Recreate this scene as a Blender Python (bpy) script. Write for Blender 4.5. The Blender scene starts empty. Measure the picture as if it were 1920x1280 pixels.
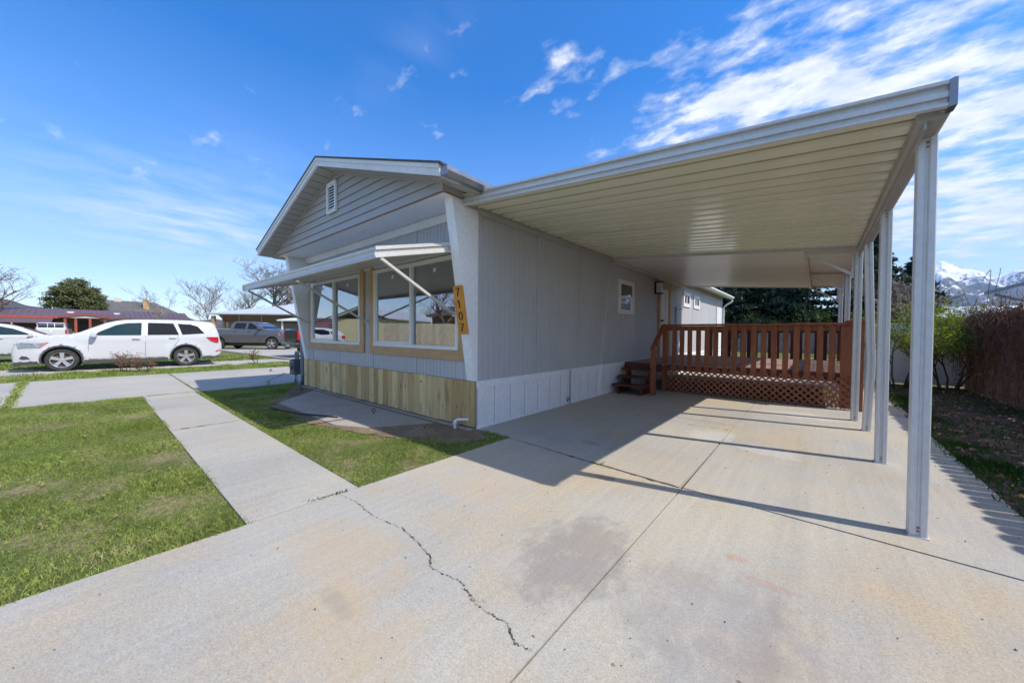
import bpy, bmesh, math, random
import numpy as np
from mathutils import Vector, Matrix
from mathutils.geometry import tessellate_polygon
R = math.radians
random.seed(7); rng = np.random.default_rng(7)
SC = bpy.context.scene
COL = SC.collection

# ------------------------------------------------------------------ materials
def new_mat(name):
    m = bpy.data.materials.new(name); m.use_nodes = True
    nt = m.node_tree; nt.nodes.clear()
    out = nt.nodes.new('ShaderNodeOutputMaterial')
    b = nt.nodes.new('ShaderNodeBsdfPrincipled')
    nt.links.new(b.outputs[0], out.inputs[0])
    return m, nt, b, out

def N(nt, t, **kw):
    n = nt.nodes.new(t)
    for k, v in kw.items(): setattr(n, k, v)
    return n

def noise(nt, vec, scale, detail=4, rough=.55):
    n = N(nt, 'ShaderNodeTexNoise'); n.inputs['Scale'].default_value = scale
    n.inputs['Detail'].default_value = detail; n.inputs['Roughness'].default_value = rough
    nt.links.new(vec, n.inputs['Vector']); return n.outputs[0]

def ramp(nt, fac, stops, interp='LINEAR'):
    r = N(nt, 'ShaderNodeValToRGB'); r.color_ramp.interpolation = interp
    e = r.color_ramp.elements
    while len(e) < len(stops): e.new(.5)
    for el, (p, c) in zip(e, stops):
        el.position = p; el.color = (c[0], c[1], c[2], 1) if hasattr(c, '__len__') else (c, c, c, 1)
    nt.links.new(fac, r.inputs[0]); return r.outputs[0]

def mixc(nt, fac, a, b, mode='MIX'):
    m = N(nt, 'ShaderNodeMix', data_type='RGBA', blend_type=mode)
    for s, v in ((m.inputs[0], fac), (m.inputs[6], a), (m.inputs[7], b)):
        if isinstance(v, (int, float)): s.default_value = v
        elif isinstance(v, (tuple, list)): s.default_value = (v[0], v[1], v[2], 1)
        else: nt.links.new(v, s)
    return m.outputs[2]

def math_(nt, op, a, b=None, c=None):
    m = N(nt, 'ShaderNodeMath', operation=op)
    for i, v in enumerate((a, b, c)):
        if v is None: continue
        if isinstance(v, (int, float)): m.inputs[i].default_value = v
        else: nt.links.new(v, m.inputs[i])
    return m.outputs[0]

def pos(nt): return N(nt, 'ShaderNodeNewGeometry').outputs['Position']
def objc(nt): return N(nt, 'ShaderNodeTexCoord').outputs['Object']
def scaled(nt, vec, s):
    m = N(nt, 'ShaderNodeMapping'); m.inputs['Scale'].default_value = s
    nt.links.new(vec, m.inputs[0]); return m.outputs[0]
def bump(nt, b, h, strength=.3, dist=.01):
    n = N(nt, 'ShaderNodeBump'); n.inputs['Strength'].default_value = strength
    n.inputs['Distance'].default_value = dist
    nt.links.new(h, n.inputs['Height']); nt.links.new(n.outputs[0], b.inputs['Normal'])

def simple(name, col, rough=.6, metal=0., var=.12, vs=3., fine=.06, bmp=0., bs=60., spec=.5, coat=0., dirt=None, stretch=None, world=True):
    m, nt, b, out = new_mat(name)
    P = pos(nt) if world else objc(nt)
    if stretch: P = scaled(nt, P, stretch)
    n1 = noise(nt, P, vs, 5); n2 = noise(nt, P, vs*17, 3)
    f1 = ramp(nt, n1, [(.3, 1-var), (.7, 1+var)])
    f2 = ramp(nt, n2, [(.3, 1-fine), (.7, 1+fine)])
    c = mixc(nt, 1., col, f1, 'MULTIPLY'); c = mixc(nt, 1., c, f2, 'MULTIPLY')
    if dirt:
        n3 = noise(nt, P, vs*.6, 6, .7)
        c = mixc(nt, ramp(nt, n3, [(.52, 0.), (.7, dirt[1])]), c, dirt[0])
    nt.links.new(c, b.inputs['Base Color'])
    b.inputs['Roughness'].default_value = rough; b.inputs['Metallic'].default_value = metal
    b.inputs['Specular IOR Level'].default_value = spec; b.inputs['Coat Weight'].default_value = coat
    if bmp: bump(nt, b, noise(nt, P, bs, 4), bmp)
    return m

M = {}
M['siding'] = simple('gray_siding', (.49, .49, .50), .55, var=.04, vs=.8, fine=.03, bmp=.1, bs=90, dirt=((.33,.33,.34), .25))
M['siding_dark'] = simple('gray_siding_upper', (.44, .44, .46), .6, var=.06, vs=.8)
M['white'] = simple('white_paint', (.86, .86, .86), .5, var=.04, vs=1.2, dirt=((.62,.60,.56), .15), bmp=.03)
M['white_trim'] = simple('white_trim', (.78, .78, .77), .45, var=.04, vs=2, dirt=((.6,.55,.47), .25))
M['vinyl'] = simple('vinyl_siding', (.43, .405, .39), .5, var=.07, vs=1.5, fine=.03, dirt=((.40,.36,.32), .5), stretch=(1,1,.5))
M['soffit'] = simple('soffit', (.42, .395, .375), .6, var=.06, vs=2, dirt=((.4,.36,.32), .4))
M['alu'] = simple('painted_aluminium', (.62, .615, .60), .35, metal=.15, var=.05, vs=2.5, dirt=((.52,.51,.49), .3), stretch=(1,1,.5))
M['alu_warm'] = simple('cream_aluminium', (.60, .56, .50), .4, var=.07, vs=3, dirt=((.42,.30,.17), .6))
M['galv'] = simple('galvanised_gutter', (.30, .31, .33), .35, metal=.7, var=.15, vs=8)
M['cream'] = simple('cream_roof_pan', (.74, .72, .57), .16, var=.04, vs=1.1, fine=.03, spec=.6, stretch=(.2, 3, 1), dirt=((.48,.45,.32), .35))
M['pink_pan'] = simple('white_roof_pan', (.70, .66, .64), .30, var=.05, vs=1.3, fine=.03, spec=.6, stretch=(.2, 3, 1), dirt=((.46,.42,.39), .3))
M['rust'] = simple('rusty_edge', (.30, .12, .05), .8, var=.3, vs=12)
M['oak'] = simple('oak_trim', (.50, .31, .15), .5, var=.18, vs=5, fine=.15, stretch=(.6, 6, 6))
M['oakv'] = simple('oak_trim_upright', (.52, .32, .15), .5, var=.18, vs=5, fine=.15, stretch=(6, 6, .6))
M['plaque'] = simple('stained_plaque', (.62, .27, .035), .4, var=.15, vs=5, stretch=(6, 6, .8))
M['black'] = simple('black_metal', (.015, .015, .016), .45, var=.1)
M['dark'] = simple('dark_rubber', (.03, .03, .032), .75, var=.15, vs=8)
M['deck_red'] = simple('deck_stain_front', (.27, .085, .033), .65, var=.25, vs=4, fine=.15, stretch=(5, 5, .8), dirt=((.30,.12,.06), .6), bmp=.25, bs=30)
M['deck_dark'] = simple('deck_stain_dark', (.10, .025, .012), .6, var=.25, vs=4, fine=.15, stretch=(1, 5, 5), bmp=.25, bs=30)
M['deck_board'] = simple('deck_boards_worn', (.27, .17, .15), .75, var=.25, vs=3, fine=.18, dirt=((.36,.31,.30), .8), bmp=.3, bs=40)
M['meter'] = simple('gray_meter', (.09, .10, .11), .5, var=.15, vs=6, dirt=((.3,.3,.3), .5))
M['pipe'] = simple('steel_pipe', (.16, .19, .22), .4, metal=.5, var=.2, vs=6)
M['pvc'] = simple('pvc_pipe', (.75, .75, .73), .4, dirt=((.4,.36,.3), .5), vs=8)
M['door'] = simple('cream_door', (.72, .67, .56), .45, var=.04)
M['lampglass'] = simple('frosted_glass', (.62, .63, .62), .3, var=.03)
M['tyre'] = simple('tyre', (.035, .034, .033), .85, var=.2, vs=9, dirt=((.10,.09,.08), .6))
M['rim'] = simple('alloy_rim', (.62, .63, .65), .25, metal=.75, var=.08)
M['rimdark'] = simple('brake_rust', (.10, .06, .04), .7, var=.3, vs=14)
M['chrome'] = simple('chrome', (.7, .7, .7), .12, metal=1)
M['carwhite'] = simple('white_car_paint', (.57, .57, .58), .28, var=.02, vs=1, fine=.01, coat=.8, dirt=((.62,.60,.57), .25))
M['cargray'] = simple('gray_car_paint', (.115, .115, .12), .3, metal=.3, var=.04, vs=1, coat=.9, dirt=((.19,.17,.15), .35))
M['carblack'] = simple('black_car_paint', (.030, .028, .026), .3, metal=.2, var=.06, vs=1, coat=.8, dirt=((.12,.10,.08), .5))
M['clad'] = simple('dark_cladding', (.06, .06, .062), .7, var=.15, vs=5)
M['seam'] = simple('panel_gap', (.10, .10, .11), .8)
M['red_lens'] = simple('red_lens', (.50, .012, .015), .15, var=.2, vs=30, coat=.5)
M['clear_lens'] = simple('clear_lens', (.24, .27, .29), .12, var=.45, vs=14, coat=.7)
M['amber_lens'] = simple('amber_lens', (.55, .16, .10), .2, coat=.5)
M['maroon_roof'] = simple('maroon_metal_roof', (.14, .085, .085), .45, var=.08, vs=.5)
M['redtrim'] = simple('red_painted_timber', (.34, .07, .045), .55, var=.15)
M['tanwall'] = simple('tan_wall', (.26, .19, .12), .8, var=.1, vs=.6)
M['brownwall'] = simple('brown_wall', (.20, .13, .10), .8, var=.15, vs=.6)
M['paleroof'] = simple('pale_metal_roof', (.50, .53, .56), .45, var=.06, vs=.5)
M['grayroof'] = simple('gray_shingle', (.11, .11, .11), .85, var=.2, vs=2)
M['darkgreen'] = simple('dark_teal_wall', (.035, .055, .065), .7, var=.1, vs=1)
M['yellowwall'] = simple('yellow_siding', (.60, .55, .32), .6, var=.05, vs=.7)
M['bluewall'] = simple('pale_house_wall', (.42, .45, .47), .6, var=.05, vs=.7)
M['bark'] = simple('bark', (.11, .085, .065), .9, var=.3, vs=6, bmp=.4)
M['twig'] = simple('grey_twig', (.22, .18, .155), .9, var=.3, vs=2)
M['twig_pale'] = simple('pale_twig', (.26, .22, .19), .9, var=.3, vs=2)
M['twig_brown'] = simple('brown_twig', (.20, .105, .06), .9, var=.3, vs=2)
M['twig_dark'] = simple('dark_twig', (.045, .035, .025), .9, var=.3, vs=2)
M['interior'] = simple('interior_wall', (.55, .52, .48), .8, var=.04, vs=.6)
M['interior_dark'] = simple('interior_dark', (.10, .09, .08), .8, var=.04, vs=.6)
M['asphalt'] = simple('asphalt', (.06, .06, .06), .9, var=.15, vs=1, bmp=.3, bs=90)
M['litter'] = simple('dry_leaf', (.30, .20, .11), .8, var=.3, vs=20)
M['paper'] = simple('paper_scrap', (.75, .76, .76), .7, var=.05)

def leaf_mat(name, c1, c2, c3=None, sc=2.5, rough=.6, trans=.25):
    m, nt, b, out = new_mat(name)
    P = pos(nt)
    n1 = noise(nt, P, sc, 4); n2 = noise(nt, P, sc*18, 2)
    st = [(.32, c1), (.62, c2)] + ([(.72, c3)] if c3 else [])
    c = ramp(nt, n1, st)
    c = mixc(nt, 1., c, ramp(nt, n2, [(.3, .6), (.7, 1.4)]), 'MULTIPLY')
    nt.links.new(c, b.inputs['Base Color']); b.inputs['Roughness'].default_value = rough
    b.inputs['Specular IOR Level'].default_value = .25
    t = N(nt, 'ShaderNodeBsdfTranslucent'); nt.links.new(c, t.inputs[0])
    mx = N(nt, 'ShaderNodeMixShader'); mx.inputs[0].default_value = trans
    nt.links.new(b.outputs[0], mx.inputs[1]); nt.links.new(t.outputs[0], mx.inputs[2])
    nt.links.new(mx.outputs[0], out.inputs[0]); return m
M['spruce'] = leaf_mat('spruce_needles', (.016, .034, .024), (.040, .070, .046), sc=.8, trans=.05)
M['pine'] = leaf_mat('pine_needles', (.07, .085, .028), (.16, .165, .06), sc=.7, trans=.1)
M['fresh'] = leaf_mat('fresh_leaves', (.17, .26, .03), (.32, .36, .04), (.55, .42, .04), sc=3, trans=.45)
M['bud'] = leaf_mat('brown_buds', (.13, .075, .05), (.20, .13, .07), sc=5, trans=.1)
M['darkivy'] = leaf_mat('small_green_leaves', (.03, .06, .01), (.09, .13, .025), sc=3, trans=.3)
M['grass'] = leaf_mat('grass_blades', (.19, .255, .05), (.34, .41, .105), (.55, .48, .25), sc=1.3, trans=.35)
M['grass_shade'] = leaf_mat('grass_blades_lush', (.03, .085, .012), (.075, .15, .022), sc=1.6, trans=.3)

def glass_mat(name, tint=(.8, .85, .85), refl=.12, rough=0.0):
    m, nt, b, out = new_mat(name); nt.nodes.remove(b)
    g = N(nt, 'ShaderNodeBsdfGlossy'); g.inputs['Roughness'].default_value = rough
    g.inputs['Color'].default_value = (.95, .97, 1, 1)
    t = N(nt, 'ShaderNodeBsdfTransparent'); t.inputs[0].default_value = (*tint, 1)
    fr = N(nt, 'ShaderNodeFresnel'); fr.inputs[0].default_value = 1.5
    f = math_(nt, 'ADD', fr.outputs[0], refl)
    mx = N(nt, 'ShaderNodeMixShader'); nt.links.new(f, mx.inputs[0])
    nt.links.new(t.outputs[0], mx.inputs[1]); nt.links.new(g.outputs[0], mx.inputs[2])
    nt.links.new(mx.outputs[0], out.inputs[0]); return m
M['glass'] = glass_mat('window_glass', (.74, .78, .78), .32)
def darkglass(name, col, rough=.03, spec=.45):
    m, nt, b, out = new_mat(name)
    b.inputs['Base Color'].default_value = (*col, 1); b.inputs['Roughness'].default_value = rough
    b.inputs['Specular IOR Level'].default_value = spec; return m
M['carglass'] = darkglass('tinted_car_glass', (.008, .010, .012))
M['carglass_teal'] = darkglass('teal_car_glass', (.012, .035, .042))
M['smallglass'] = darkglass('dark_window_glass', (.02, .025, .03), .02, 1.)

def concrete_mat(name, warm=1.0):
    m, nt, b, out = new_mat(name)
    P = pos(nt)
    base = ramp(nt, noise(nt, P, .55, 6, .6), [(.32, (.345, .332, .300)), (.50, (.412, .392, .348)), (.66, (.462, .422, .338))])
    # rusty / tan soiling, in patches
    warmf = ramp(nt, noise(nt, P, .8, 5, .65), [(.46, 0.), (.70, .75*warm)])
    c = mixc(nt, warmf, base, (.48, .375, .235))
    # trowel streaks along y
    st = noise(nt, scaled(nt, P, (14, .7, 1)), 1.6, 4)
    c = mixc(nt, 1., c, ramp(nt, st, [(.3, .95), (.7, 1.05)]), 'MULTIPLY')
    g = noise(nt, P, 120, 4, .85)
    c = mixc(nt, 1., c, ramp(nt, g, [(.30, .66), (.5, 1.), (.72, 1.28)]), 'MULTIPLY')
    g2 = noise(nt, P, 38, 4, .7)
    c = mixc(nt, 1., c, ramp(nt, g2, [(.3, .90), (.7, 1.08)]), 'MULTIPLY')
    # dark aggregate specks and pits
    v = N(nt, 'ShaderNodeTexVoronoi'); v.inputs['Scale'].default_value = 34; nt.links.new(P, v.inputs['Vector'])
    sp = ramp(nt, v.outputs['Distance'], [(.0, 1.), (.07, 1.), (.10, 0.)])
    keep = ramp(nt, noise(nt, P, 9, 2), [(.52, 0.), (.62, .75)])
    spk = math_(nt, 'MULTIPLY', sp, keep)
    c = mixc(nt, spk, c, (.10, .085, .07))
    # big dark damp-looking stains (own shape)
    n = noise(nt, P, 3.5, 5, .6); nfine = noise(nt, scaled(nt, P, (1, .55, 1)), 13, 5, .65)
    sx = N(nt, 'ShaderNodeSeparateXYZ'); nt.links.new(P, sx.inputs[0])
    def blob(cx, cy, rx, ry, soft=.5, k=.30):
        a = math_(nt, 'DIVIDE', math_(nt, 'SUBTRACT', sx.outputs[0], cx), rx)
        d = math_(nt, 'DIVIDE', math_(nt, 'SUBTRACT', sx.outputs[1], cy), ry)
        r = math_(nt, 'ADD', math_(nt, 'MULTIPLY', a, a), math_(nt, 'MULTIPLY', d, d))
        r = math_(nt, 'ADD', r, math_(nt, 'ADD', math_(nt, 'MULTIPLY', math_(nt, 'SUBTRACT', n, .5), 2.4), math_(nt, 'MULTIPLY', math_(nt, 'SUBTRACT', nfine, .5), 2.2)))
        return ramp(nt, r, [(soft, k), (1., 0.)])
    for args in STAINS:
        *g_, colr = args
        c = mixc(nt, blob(*g_), c, colr)
    nt.links.new(c, b.inputs['Base Color']); b.inputs['Roughness'].default_value = .85
    b.inputs['Specular IOR Level'].default_value = .25
    h = math_(nt, 'ADD', math_(nt, 'MULTIPLY', g, .6), math_(nt, 'MULTIPLY', g2, .5))
    bump(nt, b, h, .35, .004); return m
CLOUDS_AND_FILL = [(-.36, 1.48, .34, .17, .34), (-.66, 1.02, .20, .12, .30), (-.12, 1.2, .28, .10, .24), (-3.1, .4, 1.0, .45, .08), (-1.02, .68, .32, .14, .09), (.3, -.05, .48, .42, .60), (1.35, .25, .6, .6, .55), (1.2, -1.3, 1.7, .9, .5), (2.8, .6, .9, 1.6, .45), (-1.6, -1.7, 1.2, .8, .4)]  # regions outside the frame are unseen clouds added to whiten the ambient light
STAINS = [  # cx, cy, rx, ry, soft, strength, colour
    (2.16, -1.33, .30, .46, .25, .48, (.20, .18, .175)),
    (3.3, -1.9, .75, .75, .1, .30, (.24, .225, .215)),
    (2.75, -1.35, .40, .45, .1, .30, (.25, .22, .215)),
    (1.2, -1.1, .35, .30, .05, .30, (.50, .36, .23)),
    (1.25, -2.15, .50, .30, .05, .42, (.50, .36, .20)), (1.78, -2.38, .42, .24, .05, .38, (.50, .36, .20)), (1.55, -2.33, .14, .05, .0, .35, (.24,.23,.21)), (2.6, -2.3, .5, .12, .0, .25, (.27,.25,.235)), (1.55, .9, .10, 1.6, .0, .16, (.22,.20,.18)), (3.0, .4, .10, 2.2, .0, .15, (.22,.20,.18)),
    (2.80, -.85, .07, .05, .1, .5, (.42, .23, .13)),
    (2.95, -.98, .14, .03, .1, .3, (.42, .25, .15)),
    (1.83, -.33, .09, .06, .6, .5, (.24, .19, .14)),
    (1.7, -.10, .10, .05, .5, .35, (.28, .22, .17)),
    (1.3, .42, .10, .06, .5, .4, (.22, .19, .16)),
    (2.2, 1.6, .25, .35, .2, .40, (.58, .58, .57)),
    (2.75, 1.35, .30, .22, .2, .32, (.60, .60, .59)),
    (2.9, 3.6, .6, .3, .2, .35, (.60, .59, .57)),
    (3.55, -2.3, .045, .04, .6, .55, (.16, .15, .14)),
    (-.35, -2.15, .4, .25, .1, .35, (.55, .47, .30)),
]
M['concrete'] = concrete_mat('driveway_concrete')
STAINS = []
M['concrete2'] = concrete_mat('walk_concrete', .45)
M['concrete3'] = simple('pad_concrete', (.39, .345, .295), .85, var=.12, vs=1.5, fine=.1, dirt=((.22,.19,.16), .5), bmp=.2)
M['bed'] = simple('shaded_bed_soil', (.095, .062, .036), .95, var=.35, vs=3, fine=.3, bmp=.8, bs=35, dirt=((.05,.06,.02), .7))  # brown bed soil, darkened so the fence's shade sits in its colour
M['groove'] = simple('groove_shade', (.415, .415, .425), .8)  # shade of siding grooves and skirting seams painted as a darker colour
M['groove_light'] = simple('rib_gap_shade', (.36, .36, .37), .8)  # gray backing that paints the shade in the gaps between skirting ribs
M['pan_seam'] = simple('pan_riser_shade', (.40, .385, .29), .35)  # darker riser faces: rib shading painted into the pan colour
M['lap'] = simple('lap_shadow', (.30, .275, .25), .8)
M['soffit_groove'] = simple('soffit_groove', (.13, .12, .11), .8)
M['joint'] = simple('joint_dirt', (.085, .065, .045), .95, var=.5, vs=12)
M['dirt'] = simple('bare_dirt', (.21, .155, .10), .95, var=.25, vs=3, fine=.3, bmp=.8, bs=35, dirt=((.11,.08,.055), .7))

def soil_mat(name):
    m, nt, b, out = new_mat(name); P = pos(nt)
    a = noise(nt, P, 2.2, 6, .65); c2 = noise(nt, P, 45, 4, .7)
    c = ramp(nt, a, [(.30, (.10, .14, .035)), (.50, (.16, .18, .06)), (.62, (.30, .24, .15))])
    c = mixc(nt, 1., c, ramp(nt, c2, [(.3, .5), (.7, 1.45)]), 'MULTIPLY')
    nt.links.new(c, b.inputs['Base Color']); b.inputs['Roughness'].default_value = .95
    b.inputs['Specular IOR Level'].default_value = .1
    bump(nt, b, c2, .9, .03); return m
M['soil'] = soil_mat('grassy_soil')
def ground_mat():
    m, nt, b, out = new_mat('far_ground'); P = pos(nt)
    a = noise(nt, P, .12, 6, .6); c2 = noise(nt, P, 6, 5, .7)
    c = ramp(nt, a, [(.35, (.07, .12, .025)), (.55, (.10, .13, .04)), (.7, (.17, .14, .09))])
    c = mixc(nt, 1., c, ramp(nt, c2, [(.3, .6), (.7, 1.35)]), 'MULTIPLY')
    nt.links.new(c, b.inputs['Base Color']); b.inputs['Roughness'].default_value = .95
    b.inputs['Specular IOR Level'].default_value = .1
    bump(nt, b, c2, .6, .05); return m
M['ground'] = ground_mat()

def plank_mat(name, axis, width, c1, c2, knots=True):
    """boards told apart by their own tone, with grain and knots"""
    m, nt, b, out = new_mat(name); P = pos(nt)
    sx = N(nt, 'ShaderNodeSeparateXYZ'); nt.links.new(P, sx.inputs[0])
    cell = math_(nt, 'FLOOR', math_(nt, 'DIVIDE', sx.outputs[axis], width))
    wn = N(nt, 'ShaderNodeTexWhiteNoise', noise_dimensions='1D'); nt.links.new(cell, wn.inputs['W'])
    c = ramp(nt, wn.outputs[0], [(0., c1), (1., c2)])
    g = noise(nt, scaled(nt, P, (22, 22, 1.1)), 1.5, 6, .7)
    c = mixc(nt, 1., c, ramp(nt, g, [(.28, .62), (.5, 1.), (.75, 1.2)]), 'MULTIPLY')
    st = noise(nt, scaled(nt, P, (5, 5, 1.6)), 2.2, 4)
    c = mixc(nt, ramp(nt, st, [(.55, 0.), (.72, .55)]), c, (c1[0]*.45, c1[1]*.45, c1[2]*.6))
    if knots:
        v = N(nt, 'ShaderNodeTexVoronoi'); v.inputs['Scale'].default_value = 5.0
        nt.links.new(scaled(nt, P, (1, 1, .75)), v.inputs['Vector'])
        k = ramp(nt, v.outputs['Distance'], [(.0, 1.), (.055, .9), (.085, 0.)])
        c = mixc(nt, k, c, (.14, .055, .025))
    nt.links.new(c, b.inputs['Base Color']); b.inputs['Roughness'].default_value = .75
    bump(nt, b, g, .3, .005); return m
M['newwood'] = plank_mat('new_pine_planks', 0, .137, (.46, .30, .12), (.80, .60, .30))
M['oldfence'] = plank_mat('weathered_pickets', 1, .14, (.17, .10, .065), (.30, .21, .15), False)
M['grayfence'] = plank_mat('gray_fence_boards', 0, .14, (.20, .19, .18), (.30, .29, .27), False)
M['palefence'] = plank_mat('new_fence_boards', 1, .14, (.50, .44, .30), (.62, .56, .40), False)

def shingle_mat():
    m, nt, b, out = new_mat('roof_shingles'); P = pos(nt)
    br = N(nt, 'ShaderNodeTexBrick'); br.inputs['Scale'].default_value = 3.2
    br.inputs['Color1'].default_value = (.07, .07, .075, 1); br.inputs['Color2'].default_value = (.12, .115, .11, 1)
    br.inputs['Mortar'].default_value = (.03, .03, .03, 1)
    nt.links.new(scaled(nt, P, (1, 1, 1)), br.inputs['Vector'])
    c = mixc(nt, 1., br.outputs[0], ramp(nt, noise(nt, P, 80, 2), [(.3, .7), (.7, 1.3)]), 'MULTIPLY')
    nt.links.new(c, b.inputs['Base Color']); b.inputs['Roughness'].default_value = .9; return m
M['shingle'] = shingle_mat()

# ------------------------------------------------------------------ mesh builder
class MB:
    def __init__(s): s.v = []; s.f = []; s.m = []; s.cur = 0
    def mat(s, i): s.cur = i; return s
    def face(s, pts):
        n = len(s.v); s.v += [tuple(p) for p in pts]; s.f.append(tuple(range(n, n+len(pts)))); s.m.append(s.cur)
    def box(s, x0, x1, y0, y1, z0, z1):
        n = len(s.v)
        s.v += [(x0,y0,z0),(x1,y0,z0),(x1,y1,z0),(x0,y1,z0),(x0,y0,z1),(x1,y0,z1),(x1,y1,z1),(x0,y1,z1)]
        for f in ((0,3,2,1),(4,5,6,7),(0,1,5,4),(1,2,6,5),(2,3,7,6),(3,0,4,7)):
            s.f.append(tuple(n+i for i in f)); s.m.append(s.cur)
        return s
    def bar(s, a, b, w, h, up=(0,0,1)):
        a = Vector(a); b = Vector(b); d = (b-a).normalized(); u = Vector(up)
        r = d.cross(u)
        if r.length < 1e-4: r = d.cross(Vector((1,0,0)))
        r.normalize(); u = r.cross(d)
        n = len(s.v)
        for p in (a, b):
            for i, j in ((-1,-1),(1,-1),(1,1),(-1,1)): s.v.append(tuple(p + r*w/2*i + u*h/2*j))
        for f in ((0,1,2,3),(7,6,5,4),(0,4,5,1),(1,5,6,2),(2,6,7,3),(3,7,4,0)):
            s.f.append(tuple(n+i for i in f)); s.m.append(s.cur)
        return s
    def prism(s, pts, axis, a0, a1):
        """closed polygon pts in the two other axes (cyclic order), extruded on axis"""
        def P(q, a):
            return {0: (a, q[0], q[1]), 1: (q[0], a, q[1]), 2: (q[0], q[1], a)}[axis]
        n = len(s.v); k = len(pts)
        s.v += [P(q, a0) for q in pts] + [P(q, a1) for q in pts]
        for i in range(k):
            j = (i+1) % k; s.f.append((n+i, n+j, n+k+j, n+k+i)); s.m.append(s.cur)
        tr = tessellate_polygon([[Vector((q[0], q[1], 0)) for q in pts]])
        for t in tr:
            s.f.append(tuple(n+i for i in t)); s.m.append(s.cur)
            s.f.append(tuple(n+k+i for i in reversed(t))); s.m.append(s.cur)
        return s
    def tube(s, pts, rad, n=8, cap=True):
        if not hasattr(rad, '__len__'): rad = [rad]*len(pts)
        pts = [Vector(p) for p in pts]; base = len(s.v); pr = None
        for i, p in enumerate(pts):
            d = (pts[min(i+1, len(pts)-1)] - pts[max(i-1, 0)]).normalized()
            if pr is None:
                r = d.cross(Vector((0,0,1)));
                if r.length < 1e-3: r = Vector((1,0,0))
            else: r = pr - d*pr.dot(d)
            r.normalize(); pr = r; u = d.cross(r)
            for k in range(n):
                a = 2*math.pi*k/n; s.v.append(tuple(p + (r*math.cos(a)+u*math.sin(a))*rad[i]))
        for i in range(len(pts)-1):
            for k in range(n):
                k2 = (k+1) % n
                s.f.append((base+i*n+k, base+i*n+k2, base+(i+1)*n+k2, base+(i+1)*n+k)); s.m.append(s.cur)
        if cap:
            s.f.append(tuple(base+k for k in reversed(range(n)))); s.m.append(s.cur)
            s.f.append(tuple(base+(len(pts)-1)*n+k for k in range(n))); s.m.append(s.cur)
        return s
    def lathe(s, prof, axis_pt, axis=1, n=28):
        """prof list of (r, a): a measured along axis"""
        base = len(s.v); c = axis_pt
        for (r, a) in prof:
            for k in range(n):
                t = 2*math.pi*k/n; ca, sa = math.cos(t)*r, math.sin(t)*r
                s.v.append({0:(c[0]+a, c[1]+ca, c[2]+sa), 1:(c[0]+ca, c[1]+a, c[2]+sa), 2:(c[0]+ca, c[1]+sa, c[2]+a)}[axis])
        for i in range(len(prof)-1):
            for k in range(n):
                k2 = (k+1) % n
                s.f.append((base+i*n+k, base+i*n+k2, base+(i+1)*n+k2, base+(i+1)*n+k)); s.m.append(s.cur)
        return s
    def build(s, name, mats, parent=None, smooth=False, bevel=0., loc=None):
        me = bpy.data.meshes.new(name); me.from_pydata(s.v, [], s.f)
        if not isinstance(mats, (list, tuple)): mats = [mats]
        for m in mats: me.materials.append(m)
        if len(mats) > 1: me.polygons.foreach_set('material_index', s.m)
        bm = bmesh.new(); bm.from_mesh(me); bmesh.ops.remove_doubles(bm, verts=bm.verts, dist=1e-5)
        bmesh.ops.recalc_face_normals(bm, faces=bm.faces); bm.to_mesh(me); bm.free()
        if smooth:
            me.polygons.foreach_set('use_smooth', [True]*len(me.polygons))
            if hasattr(me, 'set_sharp_from_angle'): me.set_sharp_from_angle(angle=R(38))
        me.update()
        o = bpy.data.objects.new(name, me); COL.objects.link(o)
        if parent: o.parent = parent
        if loc: o.location = loc
        if bevel:
            md = o.modifiers.new('bevel', 'BEVEL'); md.width = bevel; md.segments = 2; md.limit_method = 'ANGLE'; md.angle_limit = R(40)
        return o

def raw_mesh(name, V, F, mats, parent=None, k=3, mi=None, smooth=False):
    """fast numpy mesh: V (n,3), F (m,k)"""
    me = bpy.data.meshes.new(name); V = np.asarray(V, np.float32); F = np.asarray(F, np.int32)
    me.vertices.add(len(V)); me.vertices.foreach_set('co', V.ravel())
    me.loops.add(F.size); me.loops.foreach_set('vertex_index', F.ravel())
    me.polygons.add(len(F)); me.polygons.foreach_set('loop_start', np.arange(0, F.size, k, dtype=np.int32))
    me.polygons.foreach_set('loop_total', np.full(len(F), k, np.int32))
    if not isinstance(mats, (list, tuple)): mats = [mats]
    for m in mats: me.materials.append(m)
    if mi is not None: me.polygons.foreach_set('material_index', np.asarray(mi, np.int32))
    if smooth: me.polygons.foreach_set('use_smooth', np.ones(len(F), bool))
    me.update(calc_edges=True); me.validate()
    o = bpy.data.objects.new(name, me); COL.objects.link(o)
    if parent: o.parent = parent
    return o

def tag(o, label=None, cat=None, group=None, kind=None):
    if label: o['label'] = label
    if cat: o['category'] = cat
    if group: o['group'] = group
    if kind: o['kind'] = kind
    return o
def thing(name, label, cat, loc=(0,0,0), rotz=0., group=None, scale=1.):
    o = bpy.data.objects.new(name, None); o.empty_display_size = .2; COL.objects.link(o)
    o.location = loc; o.rotation_euler = (0, 0, rotz); o.scale = (scale,)*3
    return tag(o, label, cat, group)
def struct(name, mb, m): return tag(mb.build(name, m), kind='structure')
def copy_tree(o, parent=None):
    c = o.copy(); COL.objects.link(c)
    if parent: c.parent = parent
    for ch in list(o.children): copy_tree(ch, c)
    return c
def rebase(p, loc):
    p.location = loc
    for ch in p.children: ch.location = ch.location - Vector(loc)

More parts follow.
